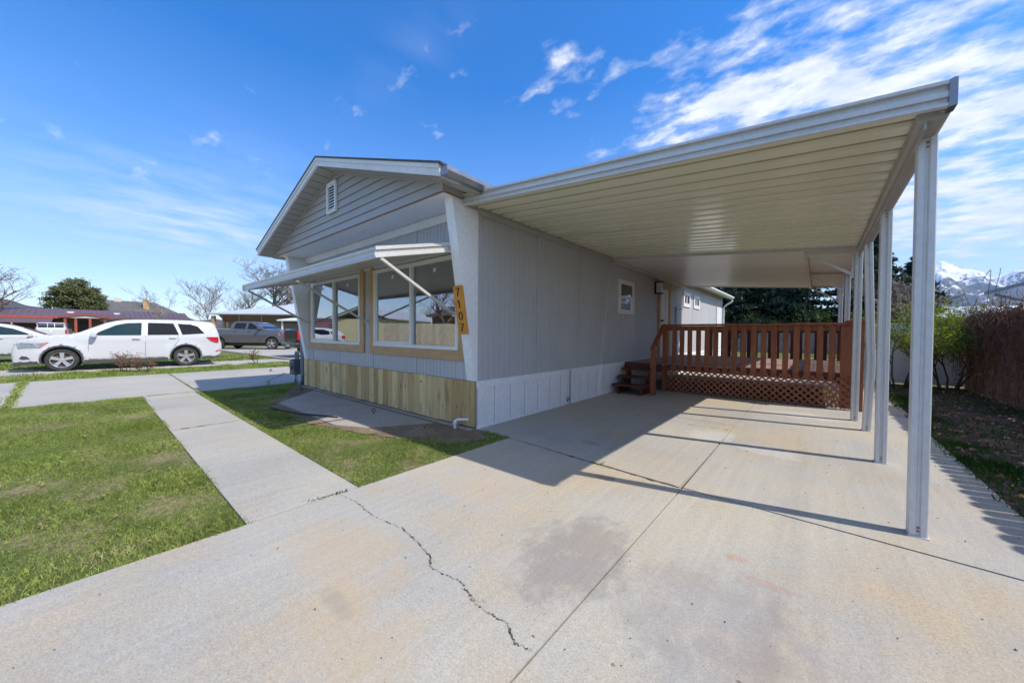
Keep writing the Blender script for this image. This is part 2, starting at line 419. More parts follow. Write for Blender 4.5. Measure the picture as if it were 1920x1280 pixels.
# ------------------------------------------------------------------ camera, sun, sky
YAW, PITCH, ROLL = .703414, .023105, .007666
fwd = Vector((-math.sin(YAW)*math.cos(PITCH), math.cos(YAW)*math.cos(PITCH), -math.sin(PITCH)))
r0 = Vector((math.cos(YAW), math.sin(YAW), 0)); u0 = r0.cross(fwd)
rt = r0*math.cos(ROLL) + u0*math.sin(ROLL); up = -r0*math.sin(ROLL) + u0*math.cos(ROLL)
cam = bpy.data.cameras.new('camera'); cam.sensor_width = 36; cam.lens = 674.289/1920*36
cam.clip_start = .05; cam.clip_end = 20000
co = bpy.data.objects.new('camera', cam); COL.objects.link(co)
mw = Matrix.Identity(4)
for i in range(3): mw[i][0], mw[i][1], mw[i][2] = rt[i], up[i], -fwd[i]
mw.translation = Vector((3.0979, -2.9981, 1.15)); co.matrix_world = mw
SC.camera = co

SUN = Vector((.867, .219, 1.)).normalized()
sl = bpy.data.lights.new('sun', 'SUN'); sl.energy = 4.25; sl.angle = R(.55); sl.color = (1, .935, .85)
so = bpy.data.objects.new('sun', sl); COL.objects.link(so); so.location = (6, 2, 12)
so.rotation_euler = (-SUN).to_track_quat('-Z', 'Y').to_euler()
el = math.asin(SUN.z); az = math.atan2(SUN.x, SUN.y)

w = bpy.data.worlds.new('World'); SC.world = w; w.use_nodes = True
nt = w.node_tree; nt.nodes.clear()
wo = nt.nodes.new('ShaderNodeOutputWorld'); bg = nt.nodes.new('ShaderNodeBackground')
nt.links.new(bg.outputs[0], wo.inputs[0]); bg.inputs[1].default_value = .15
sky = nt.nodes.new('ShaderNodeTexSky'); sky.sky_type = 'NISHITA'; sky.sun_disc = False
sky.sun_elevation = el; sky.sun_rotation = az; sky.altitude = 1400; sky.air_density = 1.0; sky.dust_density = .6; sky.ozone_density = 2.2
D = N(nt, 'ShaderNodeTexCoord').outputs['Generated']
sx = N(nt, 'ShaderNodeSeparateXYZ'); nt.links.new(D, sx.inputs[0])
hs = N(nt, 'ShaderNodeHueSaturation'); hs.inputs['Saturation'].default_value = 1.46; hs.inputs['Value'].default_value = 1.50; hs.inputs['Hue'].default_value = .507
nt.links.new(sky.outputs[0], hs.inputs['Color'])
zc = math_(nt, 'ADD', math_(nt, 'MAXIMUM', sx.outputs[2], 0.), .10)
px = math_(nt, 'DIVIDE', sx.outputs[0], zc); py = math_(nt, 'DIVIDE', sx.outputs[1], zc)
cb = N(nt, 'ShaderNodeCombineXYZ'); nt.links.new(px, cb.inputs[0]); nt.links.new(py, cb.inputs[1])
def region(cx, cy, rx, ry, k):
    a = math_(nt, 'DIVIDE', math_(nt, 'SUBTRACT', px, cx), rx); d = math_(nt, 'DIVIDE', math_(nt, 'SUBTRACT', py, cy), ry)
    r = math_(nt, 'ADD', math_(nt, 'MULTIPLY', a, a), math_(nt, 'MULTIPLY', d, d))
    return math_(nt, 'MULTIPLY', math_(nt, 'EXPONENT', math_(nt, 'MULTIPLY', r, -1.)), k)
# billowy streaks, stretched across the cloud plane
mp = N(nt, 'ShaderNodeMapping'); mp.inputs['Rotation'].default_value = (0, 0, R(-12)); mp.inputs['Scale'].default_value = (1.25, 2.0, 1)
zn = math_(nt, 'ADD', math_(nt, 'MAXIMUM', sx.outputs[2], 0.), .20); cn = N(nt, 'ShaderNodeCombineXYZ')
nt.links.new(math_(nt, 'DIVIDE', sx.outputs[0], zn), cn.inputs[0]); nt.links.new(math_(nt, 'DIVIDE', sx.outputs[1], zn), cn.inputs[1]); nt.links.new(cn.outputs[0], mp.inputs[0])
nz = math_(nt, 'ADD', math_(nt, 'MULTIPLY', math_(nt, 'SUBTRACT', noise(nt, mp.outputs[0], 4.6, 9, .60), .5), 1.55), .5)
nb = noise(nt, cn.outputs[0], 1.3, 3, .5)
cover = math_(nt, 'ADD', region(.85, 3.1, 1.5, 1.5, .53), region(.15, 1.78, .66, .50, .35))
for g in CLOUDS_AND_FILL: cover = math_(nt, 'ADD', cover, region(*g))
cover = math_(nt, 'SUBTRACT', cover, .165)
dens = math_(nt, 'ADD', math_(nt, 'ADD', nz, math_(nt, 'MULTIPLY', math_(nt, 'SUBTRACT', nb, .5), .25)), cover)
mask = ramp(nt, dens, [(.57, 0.), (.70, .24), (.86, .78), (1., .96)])
# pale veil near the horizon
veil = ramp(nt, sx.outputs[2], [(.0, .70), (.13, .45), (.30, .14), (.55, 0.)])
c = mixc(nt, veil, hs.outputs[0], (5.0, 5.5, 6.5))
shade = ramp(nt, noise(nt, mp.outputs[0], 5.5, 5, .6), [(.35, (4.7, 5.0, 5.5)), (.62, (6.5, 6.5, 6.5))])
mp2 = N(nt, 'ShaderNodeMapping'); mp2.inputs['Rotation'].default_value = (0, 0, R(8)); mp2.inputs['Scale'].default_value = (2.2, .75, 1)
nt.links.new(cn.outputs[0], mp2.inputs[0])
wisp = ramp(nt, noise(nt, mp2.outputs[0], 3.4, 7, .62), [(.40, 0.), (.68, 1.)])
wreg = math_(nt, 'ADD', region(-3.2, .5, .80, .6, .80), region(-1.0, .66, .26, .09, .08))
c = mixc(nt, math_(nt, 'MULTIPLY', wisp, math_(nt, 'MINIMUM', wreg, 1.)), c, (6.0, 6.3, 6.8))
c = mixc(nt, mask, c, shade)
nt.links.new(c, bg.inputs[0])
SC.view_settings.view_transform = 'Standard'; SC.view_settings.look = 'None'
SC.view_settings.exposure = .34; SC.view_settings.gamma = 1

# ------------------------------------------------------------------ ground sheets
g = MB(); g.face([(-6000,-6000,-.03),(6000,-6000,-.03),(6000,9000,-.03),(-6000,9000,-.03)]); struct('ground', g, M['ground'])
def sheet(name, rects, z, m, polys=()):
    b = MB()
    for x0, x1, y0, y1 in rects: b.face([(x0,y0,z),(x1,y0,z),(x1,y1,z),(x0,y1,z)])
    for p in polys: b.face([(x, y, z) for x, y in p])
    return struct(name, b, m)
sheet('lawn_soil', [(-5.85,.53,-14,-2.4), (-5.9,.53,-1.7,0)], -.012, M['soil'])
sheet('verge_soil', [(-11.9,-10.1,-14,14)], -.012, M['soil'])
sheet('far_verge_soil', [(-18,-14.2,-14,2.0), (-60,-27.5,-40,40), (-27.4,-14.3,-30,1.9)], -.016, M['soil'])
sheet('side_bed', [(4.12,9.0,-3,9.6)], -.012, M['bed'])
sheet('back_lawn', [(-9,6.5,9.65,26.5)], -.012, M['soil'])
def rough(poly, amp=.04, step=.12):
    out = []
    for (x0, y0), (x1, y1) in zip(poly, poly[1:]+poly[:1]):
        n = max(1, int(math.hypot(x1-x0, y1-y0)/step)); k = 0 if max(y0, y1) > -.03 and min(y0, y1) > -.03 else 1
        out += [(x0+(x1-x0)*i/n+random.uniform(-amp,amp)*k, y0+(y1-y0)*i/n+random.uniform(-amp,amp)*k) for i in range(n)]
    return out
sheet('dirt_bed', [], -.004, M['dirt'], [rough([(-5.55,-.02),(-5.0,-.50),(-4.3,-.62),(-3.9,-1.02),(-3.4,-1.22),(-2.3,-1.26),(-1.6,-1.2),(-.9,-1.0),(.05,-.72),(.30,-.45),(.40,-.18),(.1,.0),(-5.2,.0)])])
# driveway slabs with real edges
def slab(name, polys, m, z=.0, t=.09):
    b = MB()
    for p in polys: b.prism(p, 2, z-t, z)
    return struct(name, b, m)
# main driveway: separate pours with 8 mm joints between
J = .004
slab('driveway', [
    [(.53,-12),(2.35-J,-12),(2.35-J,-.145-J),(2.33-J,-.145-J),(.72,-.02-J),(.53,-.02-J)],
    [(2.35+J,-12),(4.3,-12),(4.13,-.16-J),(2.35+J,-.13-J)],
    [(.0,.0),(.72,-.02+J),(2.33-J,-.13+J),(2.335-J,2.28-J),(.72,2.36-J),(.0,2.4)],
    [(2.35+J,-.12+J),(4.12,-.15+J),(4.13,4.5),(2.31+J,4.5)],
    [(.0,2.41),(.72,2.36+J),(2.335-J,2.28+J),(2.31-J,4.5),(.0,4.5)],
    [(.0,4.51),(4.13,4.51),(4.3,9.7),(.0,9.7)]], M['concrete'])
sheet('joint_soil', [(.0,4.2,-12,9.7)], -.028, M['joint'])
slab('walkway', [[(-5.8,-2.4),(.50,-2.4),(.54,-1.7),(-2.55,-1.7)][:0] or [(-2.54,-2.4),(.525,-2.4),(.525,-1.72),(-2.54,-1.72)],
                 [(-5.80,-2.4),(-2.55,-2.4),(-2.55,-1.72),(-5.80,-1.72)]], M['concrete2'], .002)
slab('shared_driveway', [[(-10.1,-14),(-5.83,-14),(-5.83,-3.79),(-10.1,-3.93)], [(-10.1,-3.91),(-5.83,-3.77),(-5.83,-1.68),(-10.1,-1.62)],
                         [(-10.1,-1.61),(-5.83,-1.67),(-5.83,14),(-10.1,14)]], M['concrete2'], .0)
slab('neighbour_driveway', [[(-14.2,-14),(-11.9,-14),(-11.9,2.5),(-14.2,2.0)], [(-27.5,2.01),(-11.9,2.51),(-11.9,16),(-27.5,16)]], M['concrete2'], -.002)
slab('entry_pad', [[(-3.49,-1.03),(-1.40,-1.04),(-1.04,-.86),(-.62,-.17),(-4.36,-.17)], [(-5.2,-.10),(.0,-.10),(.0,.0),(-5.2,.0)][:4]], M['concrete3'], .004, .05)
struct('street', MB().box(-38,-31,-80,80,-.10,-.02), M['asphalt'])

# cracks in the driveway: filled with dirt
def crack(name, pts, wid, m='joint', z=.0035, jit=.012, seg=9):
    V = []; F = []
    P = [Vector((x, y, 0)) for x, y in pts]; out = []
    for a, b2 in zip(P, P[1:]):
        for i in range(seg):
            t = i/seg; q = a.lerp(b2, t); out.append(q + Vector((random.uniform(-jit, jit), random.uniform(-jit, jit), 0)))
    out.append(P[-1]); mb = MB()
    for a, b2 in zip(out, out[1:]):
        d = (b2-a).normalized(); n_ = Vector((-d.y, d.x, 0)); w1 = wid*(random.uniform(.15, .7) if random.random() < .72 else random.uniform(1.0, 2.4))
        mb.face([(a-n_*w1/2)[:2]+(z,), (b2-n_*w1/2)[:2]+(z,), (b2+n_*w1/2)[:2]+(z,), (a+n_*w1/2)[:2]+(z,)])
    return struct(name, mb, M[m])
crack('driveway_crack', [(.56,-1.86),(.76,-1.84),(1.02,-1.86),(1.27,-1.82),(1.42,-1.84),(1.60,-1.87),(1.68,-1.93),(1.86,-1.90),(2.03,-1.95),(2.19,-1.94),(2.27,-1.99),(2.335,-1.97)], .0030, jit=.006, seg=18)
crack('driveway_crack', [(.68,-.03),(1.1,-.06),(1.54,-.10),(1.9,-.12),(2.34,-.14)], .016, jit=.006)
crack('driveway_crack', [(1.0,2.0),(1.5,2.05),(1.9,1.95),(2.3,2.0)], .006, jit=.01)
crack('shared_driveway_crack', [(-9.6,.6),(-8.8,.35),(-8.2,.55),(-7.3,.1),(-6.6,-.3),(-5.85,-.5)], .03, jit=.03)
crack('walkway_joint', [(-2.545,-2.38),(-2.545,-1.74)], .02, jit=.004)
crack('shared_driveway_joint', [(-10.05,-1.615),(-5.85,-1.675)], .045, jit=.008)
crack('shared_driveway_joint', [(-10.05,-3.92),(-5.85,-3.78)], .05, jit=.01)
crack('shared_driveway_joint', [(-5.815,-2.35),(-5.815,-1.72)], .03, jit=.005)

# ------------------------------------------------------------------ grass blades
def blades(name, sampler, n, h, wd, m, label=None):
    P = sampler(n); n = len(P)
    dens = h*(.55 + .9*rng.random(n))
    # clumping of height
    cl = .75 + .5*np.sin(P[:,0]*5.1+np.sin(P[:,1]*3.3)*2)*np.sin(P[:,1]*4.7+1.3)
    H_ = dens*cl; a = rng.random(n)*2*np.pi; lean = rng.normal(0, .42, (n, 2))*H_[:,None]
    wx = np.cos(a)*wd*(.6+.8*rng.random(n)); wy = np.sin(a)*wd*(.6+.8*rng.random(n))
    z0 = P[:,2]
    A = np.stack([P[:,0]-wx, P[:,1]-wy, z0], 1); B = np.stack([P[:,0]+wx, P[:,1]+wy, z0], 1)
    C = np.stack([P[:,0]+wx*.7+lean[:,0]*.45, P[:,1]+wy*.7+lean[:,1]*.45, z0+H_*.6], 1)
    Dd = np.stack([P[:,0]+lean[:,0], P[:,1]+lean[:,1], z0+H_*.95], 1)
    V = np.stack([A, B, C, Dd], 1).reshape(-1, 3); i = np.arange(n)*4
    F = np.stack([i, i+1, i+2, i+3], 1)
    return tag(raw_mesh(name, V, F, m, k=4), kind='stuff', label=label, cat='grass')
def patchy(x, y, s=1.):
    return (np.sin(x*2.1*s+np.sin(y*1.7*s)*1.6)+np.sin(y*2.9*s+np.cos(x*1.3*s)*2)+np.sin((x+y)*5.3*s)*.6)/2.6
def rect_s(x0, x1, y0, y1, z=-.012, thin=-.2, edge=.0, avoid=()):
    def f(n):
        x = rng.uniform(x0-edge, x1+edge, n); y = rng.uniform(y0-edge, y1+edge, n)
        keep = rng.random(n) < np.clip(.95+thin-(-patchy(x, y))*.55, .12, 1)
        jx = x+np.sin(x*19+y*7)*.035+rng.normal(0,.03,n); jy = y+np.sin(y*23+x*11)*.04+rng.normal(0,.035,n)
        for fn in avoid: keep &= ~fn(jx, jy)
        x = x[keep]; y = y[keep]; return np.stack([x, y, np.full(len(x), z)], 1)
    return f
def in_poly(poly):
    def f(x, y):
        r = np.zeros(len(x), bool); k = len(poly)
        for i in range(k):
            (xa, ya), (xb, yb) = poly[i], poly[(i+1) % k]
            with np.errstate(all='ignore'):
                r ^= ((ya > y) != (yb > y)) & (x < (xb-xa)*(y-ya)/(yb-ya+1e-12)+xa)
        return r
    return f
pad = in_poly([(-3.55,-1.08),(-1.35,-1.1),(-.98,-.9),(-.5,-.1),(-4.45,-.1)])
bare = in_poly([(-5.5,-.02),(-4.9,-.45),(-4.2,-.6),(-3.8,-1.0),(-3.3,-1.18),(-1.5,-1.2),(-.85,-1.02),(-.2,-.72),(.15,-.55),(.42,-.20),(.1,.05),(-5.2,.05)])
blades('lawn_grass', rect_s(-5.85,.53,-4.9,-2.4, edge=.015), 230000, .027, .0016, M['grass'], 'green patchy lawn beside the concrete walkway')
blades('bed_grass', rect_s(-5.85,.53,-1.7,-.02, edge=.015, avoid=(bare,)), 130000, .029, .0016, M['grass'], 'strip of lawn between walkway and entry pad')
blades('verge_grass', rect_s(-11.9,-10.1,-6,7, edge=.03), 60000, .065, .0055, M['grass'], 'grass verge in front of the white car')
blades('far_verge_grass', rect_s(-18,-14.2,-9,2.0), 26000, .07, .010, M['grass'], 'grass behind the white car')
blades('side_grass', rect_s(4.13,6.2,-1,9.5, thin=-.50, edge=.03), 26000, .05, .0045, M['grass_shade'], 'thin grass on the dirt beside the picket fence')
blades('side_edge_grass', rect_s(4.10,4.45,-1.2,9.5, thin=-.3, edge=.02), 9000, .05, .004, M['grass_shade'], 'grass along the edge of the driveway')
blades('back_lawn_grass', rect_s(-6,6,11,26), 30000, .05, .012, M['grass'], 'lawn behind the deck')
# weeds in the joints
def line_s(pts, spread):
    def f(n):
        o = []
        for _ in range(n):
            k = random.randrange(len(pts)-1); t = random.random(); a, b = pts[k], pts[k+1]
            o.append((a[0]+(b[0]-a[0])*t+random.gauss(0, spread), a[1]+(b[1]-a[1])*t+random.gauss(0, spread), .002))
        return np.array(o)
    return f
blades('joint_weeds', line_s([(-10.05,-3.92),(-5.85,-3.78)], .035), 1500, .035, .006, M['grass'], 'weeds growing in the driveway joint')
blades('joint_weeds', line_s([(-10.05,-1.615),(-5.85,-1.675)], .012), 420, .02, .004, M['grass'], 'weeds growing in the joint by the walkway end')
blades('joint_weeds', line_s([(-5.815,-2.35),(-5.815,-1.72)], .02), 160, .02, .004, M['grass'], 'weeds at the far end of the walkway')
blades('joint_weeds', line_s([(-.15,-2.05),(.52,-1.87)][:0] or [(.50,-2.05),(.53,-1.80)], .012), 160, .016, .003, M['grass_shade'], 'weeds at the near end of the walkway')
blades('crack_weed', line_s([(1.66,-.10),(1.69,-.10)], .006), 12, .035, .003, M['grass'], 'small weed sprouting from the driveway crack')

# dirt crumbs and leaf litter
def scatter(name, m, n, x0, x1, y0, y1, s0, s1, z=.002, flat=.25, label=None, cat='litter', avoid=None):
    x = rng.uniform(x0, x1, n); y = rng.uniform(y0, y1, n)
    if avoid is not None: k = avoid(x, y); x, y = x[k], y[k]; n = len(x)
    V = []; F = []
    s = rng.uniform(s0, s1, n); a = rng.random(n)*6.28
    base = np.array([[1,0,0],[0,1,0],[-1,0,0],[0,-1,0],[0,0,1.]])
    c, sn = np.cos(a), np.sin(a)
    P = np.zeros((n, 5, 3)); sh = rng.uniform(.5, 1.3, (n, 5))
    P[:,:,0] = (base[None,:,0]*c[:,None]-base[None,:,1]*sn[:,None])*s[:,None]*sh + x[:,None]
    P[:,:,1] = (base[None,:,0]*sn[:,None]+base[None,:,1]*c[:,None])*s[:,None]*sh*.6 + y[:,None]
    P[:,:,2] = z + base[None,:,2]*s[:,None]*flat*sh*2 + rng.uniform(0, .3, (n, 5))*s[:,None]*flat
    i = np.arange(n)*5; F = np.concatenate([np.stack([i+q, i+(q+1) % 4, i+4], 1) for q in range(4)])
    return tag(raw_mesh(name, P.reshape(-1, 3), F, m), kind='stuff', label=label, cat=cat)
scatter('driveway_grit', M['joint'], 420, .6, 4.1, -3.2, 4.2, .002, .006, flat=.5, label='small grit scattered on the concrete driveway')
scatter('driveway_leaves', M['litter'], 16, .8, 4.2, -2.4, 2.5, .006, .014, label='dry leaf bits on the driveway')
scatter('bed_clods', M['dirt'], 2600, -5.5, .4, -1.2, 0, .004, .016, z=-.003, flat=.6, avoid=lambda x, y: bare(x, y) & ~pad(x, y), label='clods of bare soil beside the house')
scatter('bed_leaf_litter', M['litter'], 420, 4.2, 6.0, -1, 9.4, .01, .035, z=-.008, flat=.5, label='dry leaf litter beside the picket fence')
scatter('bed_twigs', M['twig_brown'], 900, 4.2, 6.0, -1, 9.4, .008, .05, z=-.008, flat=.3, label='dark bark litter beside the picket fence')
scatter('lawn_litter', M['litter'], 150, -5.8, .5, -4.6, -2.45, .008, .022, z=.02, flat=.3, label='fallen leaf bits in the lawn')
# a mound of soil
V = MB()
for (cx, cy, rx, ry, h) in ((-.35,-.50,.28,.20,.06), (-2.6,-1.35,.3,.14,.0)):
    if not h: continue
    rings = 7; n = 22; pr = None
    for k in range(rings+1):
        t = k/rings; ring = []
        for j in range(n):
            a = 6.283*j/n; w_ = 1+.15*math.sin(3*a+cx)+.1*math.sin(7*a)
            ring.append((cx+math.cos(a)*rx*t*w_, cy+math.sin(a)*ry*t*w_, h*(math.cos(t*math.pi)*.5+.5)*(1+.2*math.sin(5*a+t*9))-.003))
        if pr:
            for j in range(n): V.face([pr[j], pr[(j+1) % n], ring[(j+1) % n], ring[j]])
        pr = ring
struct('dirt_mound', V, M['dirt'])

# ------------------------------------------------------------------ main house
house = thing('mobile_home', 'gray mobile home with white gable trim, big front windows and pine skirting', 'house')
LH = 14.5; WT = 2.59; SK = .568
def grooved(mb, axis, a0, a1, z0, z1, at, pitch=.10, gw=.006, gd=.004, out=1, seams=()):
    """vertical-groove sheet at plane; axis 0: runs along y at x=at ; axis 1: runs along x at y=at"""
    prof = [(a0, at)]; k = math.ceil(a0/pitch)
    while k*pitch < a1-gw:
        p = k*pitch
        if p > a0+gw:
            w_ = gw; d_ = gd
            if any(abs(p-s) < pitch/2 for s in seams): w_, d_ = .014, .012
            prof += [(p-w_, at), (p-w_*.5, at-out*d_), (p+w_*.5, at-out*d_), (p+w_, at)]
        k += 1
    prof.append((a1, at))
    for (p, d), (q, e) in zip(prof, prof[1:]):
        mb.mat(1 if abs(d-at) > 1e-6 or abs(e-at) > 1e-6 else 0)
        if axis == 0: mb.face([(d,p,z0),(e,q,z0),(e,q,z1),(d,p,z1)])
        else: mb.face([(p,d,z0),(q,e,z0),(q,e,z1),(p,d,z1)])
seams = [1.2, 2.4, 3.6, 4.9, 6.1, 7.3, 8.5, 9.7, 10.9, 12.1, 13.3]
b = MB(); grooved(b, 0, .0, LH, SK-.01, WT+.15, .0, seams=seams)
b.mat(0).face([(0,LH,0),(-5.2,LH,0),(-5.2,LH,2.8),(0,LH,2.8)])
b.build('side_wall', [M['siding'], M['groove']], house)
# front wall with two window openings
X1a, X1b, X2a, X2b, Z0, Z1 = -4.84, -2.79, -2.34, -.30, .93, 2.13
b = MB()
for a0, a1, z0, z1 in ((-5.2,X1a,SK,2.6),(X1a,X1b,SK,Z0),(X1b,X2a,SK,2.6),(X2a,X2b,SK,Z0),(X2b,0,SK,2.6),(X1a,X1b,Z1,2.6),(X2a,X2b,Z1,2.6)):
    grooved(b, 1, a0, a1, z0, z1, .0, pitch=.075, gw=.005, gd=.004, out=-1, seams=(-4.8,-3.6,-2.4,-1.2))
b.build('front_wall', [M['siding'], M['groove']], house)
# left wall with two openings, interior room
b = MB()
for y0, y1, z0, z1 in ((0,1.5,0,2.7),(1.5,2.7,0,.95),(1.5,2.7,2.05,2.7),(2.7,3.3,0,2.7),(3.3,4.6,0,.95),(3.3,4.6,2.05,2.7),(4.6,LH,0,2.7)):
    b.box(-5.2,-5.12,y0,y1,z0,z1)
b.build('left_wall', M['siding'], house)
b = MB(); b.face([(-5.1,.02,.6),(-.1,.02,.6),(-.1,6.2,.6),(-5.1,6.2,.6)]); b.build('room_floor', M['interior_dark'], house)
b = MB(); b.face([(-5.1,6.2,.6),(-.1,6.2,.6),(-.1,6.2,2.6),(-5.1,6.2,2.6)]); b.face([(-.1,.02,.6),(-.1,6.2,.6),(-.1,6.2,2.6),(-.1,.02,2.6)])
b.face([(-5.1,.02,2.58),(-.1,.02,2.58),(-.1,6.2,2.58),(-5.1,6.2,2.58)])
b.box(-3.1,-2.95,2.6,6.2,.6,2.57)
b.build('room_wall', M['interior'], house)
# windows in the front
def front_window(x0, x1, tx0, tx1):
    fr = MB(); t = .05
    fr.box(x0,x1,-.035,.05,Z1-t,Z1); fr.box(x0,x1,-.04,.05,Z0,Z0+t); fr.box(x0,x0+t,-.035,.05,Z0+t,Z1-t); fr.box(x1-t,x1,-.035,.05,Z0+t,Z1-t)
    xm = (x0+x1)/2; fr.box(xm-.03,xm+.02,-.03,.04,Z0+t,Z1-t)
    fr.box(x0+t,xm-.03,-.022,.01,Z0+t,Z0+t+.03); fr.box(x0+t,x0+t+.03,-.022,.01,Z0+t+.03,Z1-t)
    f = fr.build('window', M['white_trim'], house, bevel=.003)
    for i, (a, c_) in enumerate(((x0+t, xm-.03), (xm+.02, x1-t))):
        g_ = MB(); g_.box(a, c_, -.004 if i == 0 else .012, .0 if i == 0 else .016, Z0+t, Z1-t); g_.build('pane', M['glass'], f)
        l = MB(); xx = (a+c_)/2; l.box(xx-.03, xx+.03, -.006+.016*i, -.0045+.016*i, Z1-t-.12, Z1-t-.07); l.build('sticker', M['paper'], f)
    tr = MB(); T = .125; z0 = Z0-T; z1 = Z1+.07
    tr.prism([(tx0, z0), (tx1, z0), (x1, Z0), (x0, Z0)], 1, -.03, -.004)
    tr.build('window_trim', M['oak'], house, bevel=.002)
    tr = MB(); tr.prism([(tx0, z0+.002), (x0-.001, Z0+.001), (x0-.001, z1), (tx0, z1)], 1, -.03, -.004); tr.build('window_trim', M['oakv'], house, bevel=.002); tr = MB(); tr.prism([(x1+.001, Z0+.001), (tx1, z0+.002), (tx1, z1), (x1+.001, z1)], 1, -.03, -.004)
    tr.build('window_trim', M['oakv'], house, bevel=.002)
front_window(X1a, X1b, -4.96, -2.67); front_window(X2a, X2b, -2.46, -.18)
# pine skirting on the front
b = MB(); x = -38*.137
while x < .0:
    x2 = min(x+.137, .02); z_ = SK+random.uniform(-.004, .004)
    b.box(x+.002, x2-.002, -.03-random.uniform(0,.004), -.006, .012+random.uniform(0,.012), z_); x = x2
b.build('pine_skirting', M['newwood'], house)
b = MB(); b.box(-5.2,.0,-.005,.02,0,.03); b.build('skirting_gap', M['dark'], house)
# white metal skirting on the side
b = MB(); y = .0
b.box(.0,.028,.0,LH,SK-.075,SK+.004); b.box(.0,.024,.0,LH,.0,.03)
k = 0
while y < LH:
    y2 = min(y+.305, LH)
    for q in range(5): b.box(.003,.016,y+.006+q*.0598,y+.006+q*.0598+.0573,.03,SK-.075)
    b.mat(2).box(.0,.0165,y-.004,y+.005,.03,SK-.075).mat(0); y = y2
b.mat(1).box(.0,.008,.0,LH,.03,SK-.075)
b.build('white_skirting', [M['white'], M['groove_light'], M['groove']], house)
# wing walls: taper from wide under the gable to narrow at the skirting
for x0 in (-.135, -5.2):
    b = MB(); b.prism([(.02, SK+.003), (-.03, SK+.003), (-.385, 2.655), (.02, 2.655)], 0, x0, x0+.137)
    b.build('wing_wall', M['white'], house, bevel=.004)
# porch ceiling, cove and box under the gable
b = MB(); b.box(-5.2,.0,-.50,.0,2.656,2.668); b.build('porch_ceiling', M['white'], house)
b = MB(); b.prism([(-.001,2.565),(-.02,2.565),(-.07,2.65),(-.001,2.65)], 0, -5.06, -.14); b.build('cove_trim', M['white'], house)
# gable: lap siding
gx = -2.61; YG = -.51; zb = 2.67; za = 3.60; slope = .318
def ztop(x): return za - abs(x-gx)*slope
b = MB(); z = zb; e = .115
while z < za-.01:
    z2 = min(z+e, za-.002)
    def span(zz):
        if zz <= ztop(.0): return (-5.21, .0)
        h = (za-zz)/slope; return (gx-h, gx+h)
    a, c_ = span(z), span(z2)
    b.face([(a[0],YG-.014,z),(a[1],YG-.014,z),(c_[1],YG-.001,z2),(c_[0],YG-.001,z2)])
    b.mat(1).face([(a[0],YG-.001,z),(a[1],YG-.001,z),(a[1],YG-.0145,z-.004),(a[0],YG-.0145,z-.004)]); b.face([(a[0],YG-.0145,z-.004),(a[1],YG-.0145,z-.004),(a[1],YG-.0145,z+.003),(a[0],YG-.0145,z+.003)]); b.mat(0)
    z = z2
b.box(.0,.012,YG,-.22,zb,2.74)
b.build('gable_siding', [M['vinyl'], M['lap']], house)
b = MB(); b.box(-.045,.016,YG-.022,YG+.05,zb-.004,2.80); b.box(-5.225,-5.17,YG-.022,YG+.05,zb-.004,2.80)
for s in (-1, 1):
    xe = gx+s*2.58
    b.bar((gx,YG-.018,za-.012), (xe,YG-.018,ztop(xe)-.012), .02, .03)
b.build('gable_trim', M['vinyl'], house)
b = MB(); b.box(-5.2,.012,YG-.014,YG-.004,zb-.010,zb-.001); b.box(.004,.016,YG,-.22,zb-.010,zb-.001); b.build('rusty_flashing', M['rust'], house)
# louvred vent
v = MB(); vx0, vx1, vz0, vz1 = -2.82,-2.50,2.985,3.45
v.box(vx0,vx0+.045,YG-.045,YG-.012,vz0,vz1); v.box(vx1-.045,vx1,YG-.045,YG-.012,vz0,vz1); v.box(vx0+.045,vx1-.045,YG-.045,YG-.012,vz0,vz0+.04); v.box(vx0+.045,vx1-.045,YG-.045,YG-.012,vz1-.04,vz1)
vo = v.build('gable_vent', M['white_trim'], house, bevel=.002)
v = MB()
for k in range(9):
    z = vz0+.048+k*.043; v.prism([(YG-.042,z),(YG-.036,z+.004),(YG-.016,z+.036),(YG-.022,z+.036)], 0, vx0+.045, vx1-.045)
v.build('louvre', M['white_trim'], vo)
v = MB(); v.box(vx0+.045,vx1-.045,YG-.0135,YG-.012,vz0+.04,vz1-.04); v.build('vent_backing', M['dark'], vo)
# roof
YF = -.78; YB = LH+.35; XR = .28; XL = -5.5
def roofz(x): return 3.72 - abs(x-gx)*.325
b = MB()
for xa, xb in ((XL-.03, gx), (gx, XR+.03)):
    b.prism([(xa, roofz(xa)), (xb, roofz(xb)), (xb, roofz(xb)+.022), (xa, roofz(xa)+.022)], 1, YF-.02, YB)
b.build('roof', M['shingle'], house)
b = MB()
for xa, xb in ((XL, gx), (gx, XR)):
    b.prism([(xa, roofz(xa)-.002), (xb, roofz(xb)-.002), (xb, roofz(xb)-.115), (xa, roofz(xa)-.115)], 1, YF, YF+.03)
    b.prism([(xa, roofz(xa)-.0005), (xb, roofz(xb)-.0005), (xb, roofz(xb)-.045), (xa, roofz(xa)-.045)], 1, YF-.012, YF-.0005)
b.build('rake_fascia', M['white_trim'], house)
b = MB()
for xa, xb in ((XL, gx), (gx, XR)):
    n = 18 if True else 0
    for k in range(n):
        p = xa+(xb-xa)*k/n; q = xa+(xb-xa)*(k+1)/n-.012*1
        z = lambda x: roofz(x)-.118
        b.face([(p,YF+.03,z(p)),(q,YF+.03,z(q)),(q,YG,z(q)),(p,YG,z(p))])
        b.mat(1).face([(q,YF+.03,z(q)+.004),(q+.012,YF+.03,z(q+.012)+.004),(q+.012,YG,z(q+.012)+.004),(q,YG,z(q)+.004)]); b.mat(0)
b.build('rake_soffit', [M['soffit'], M['soffit_groove']], house)
b = MB(); 
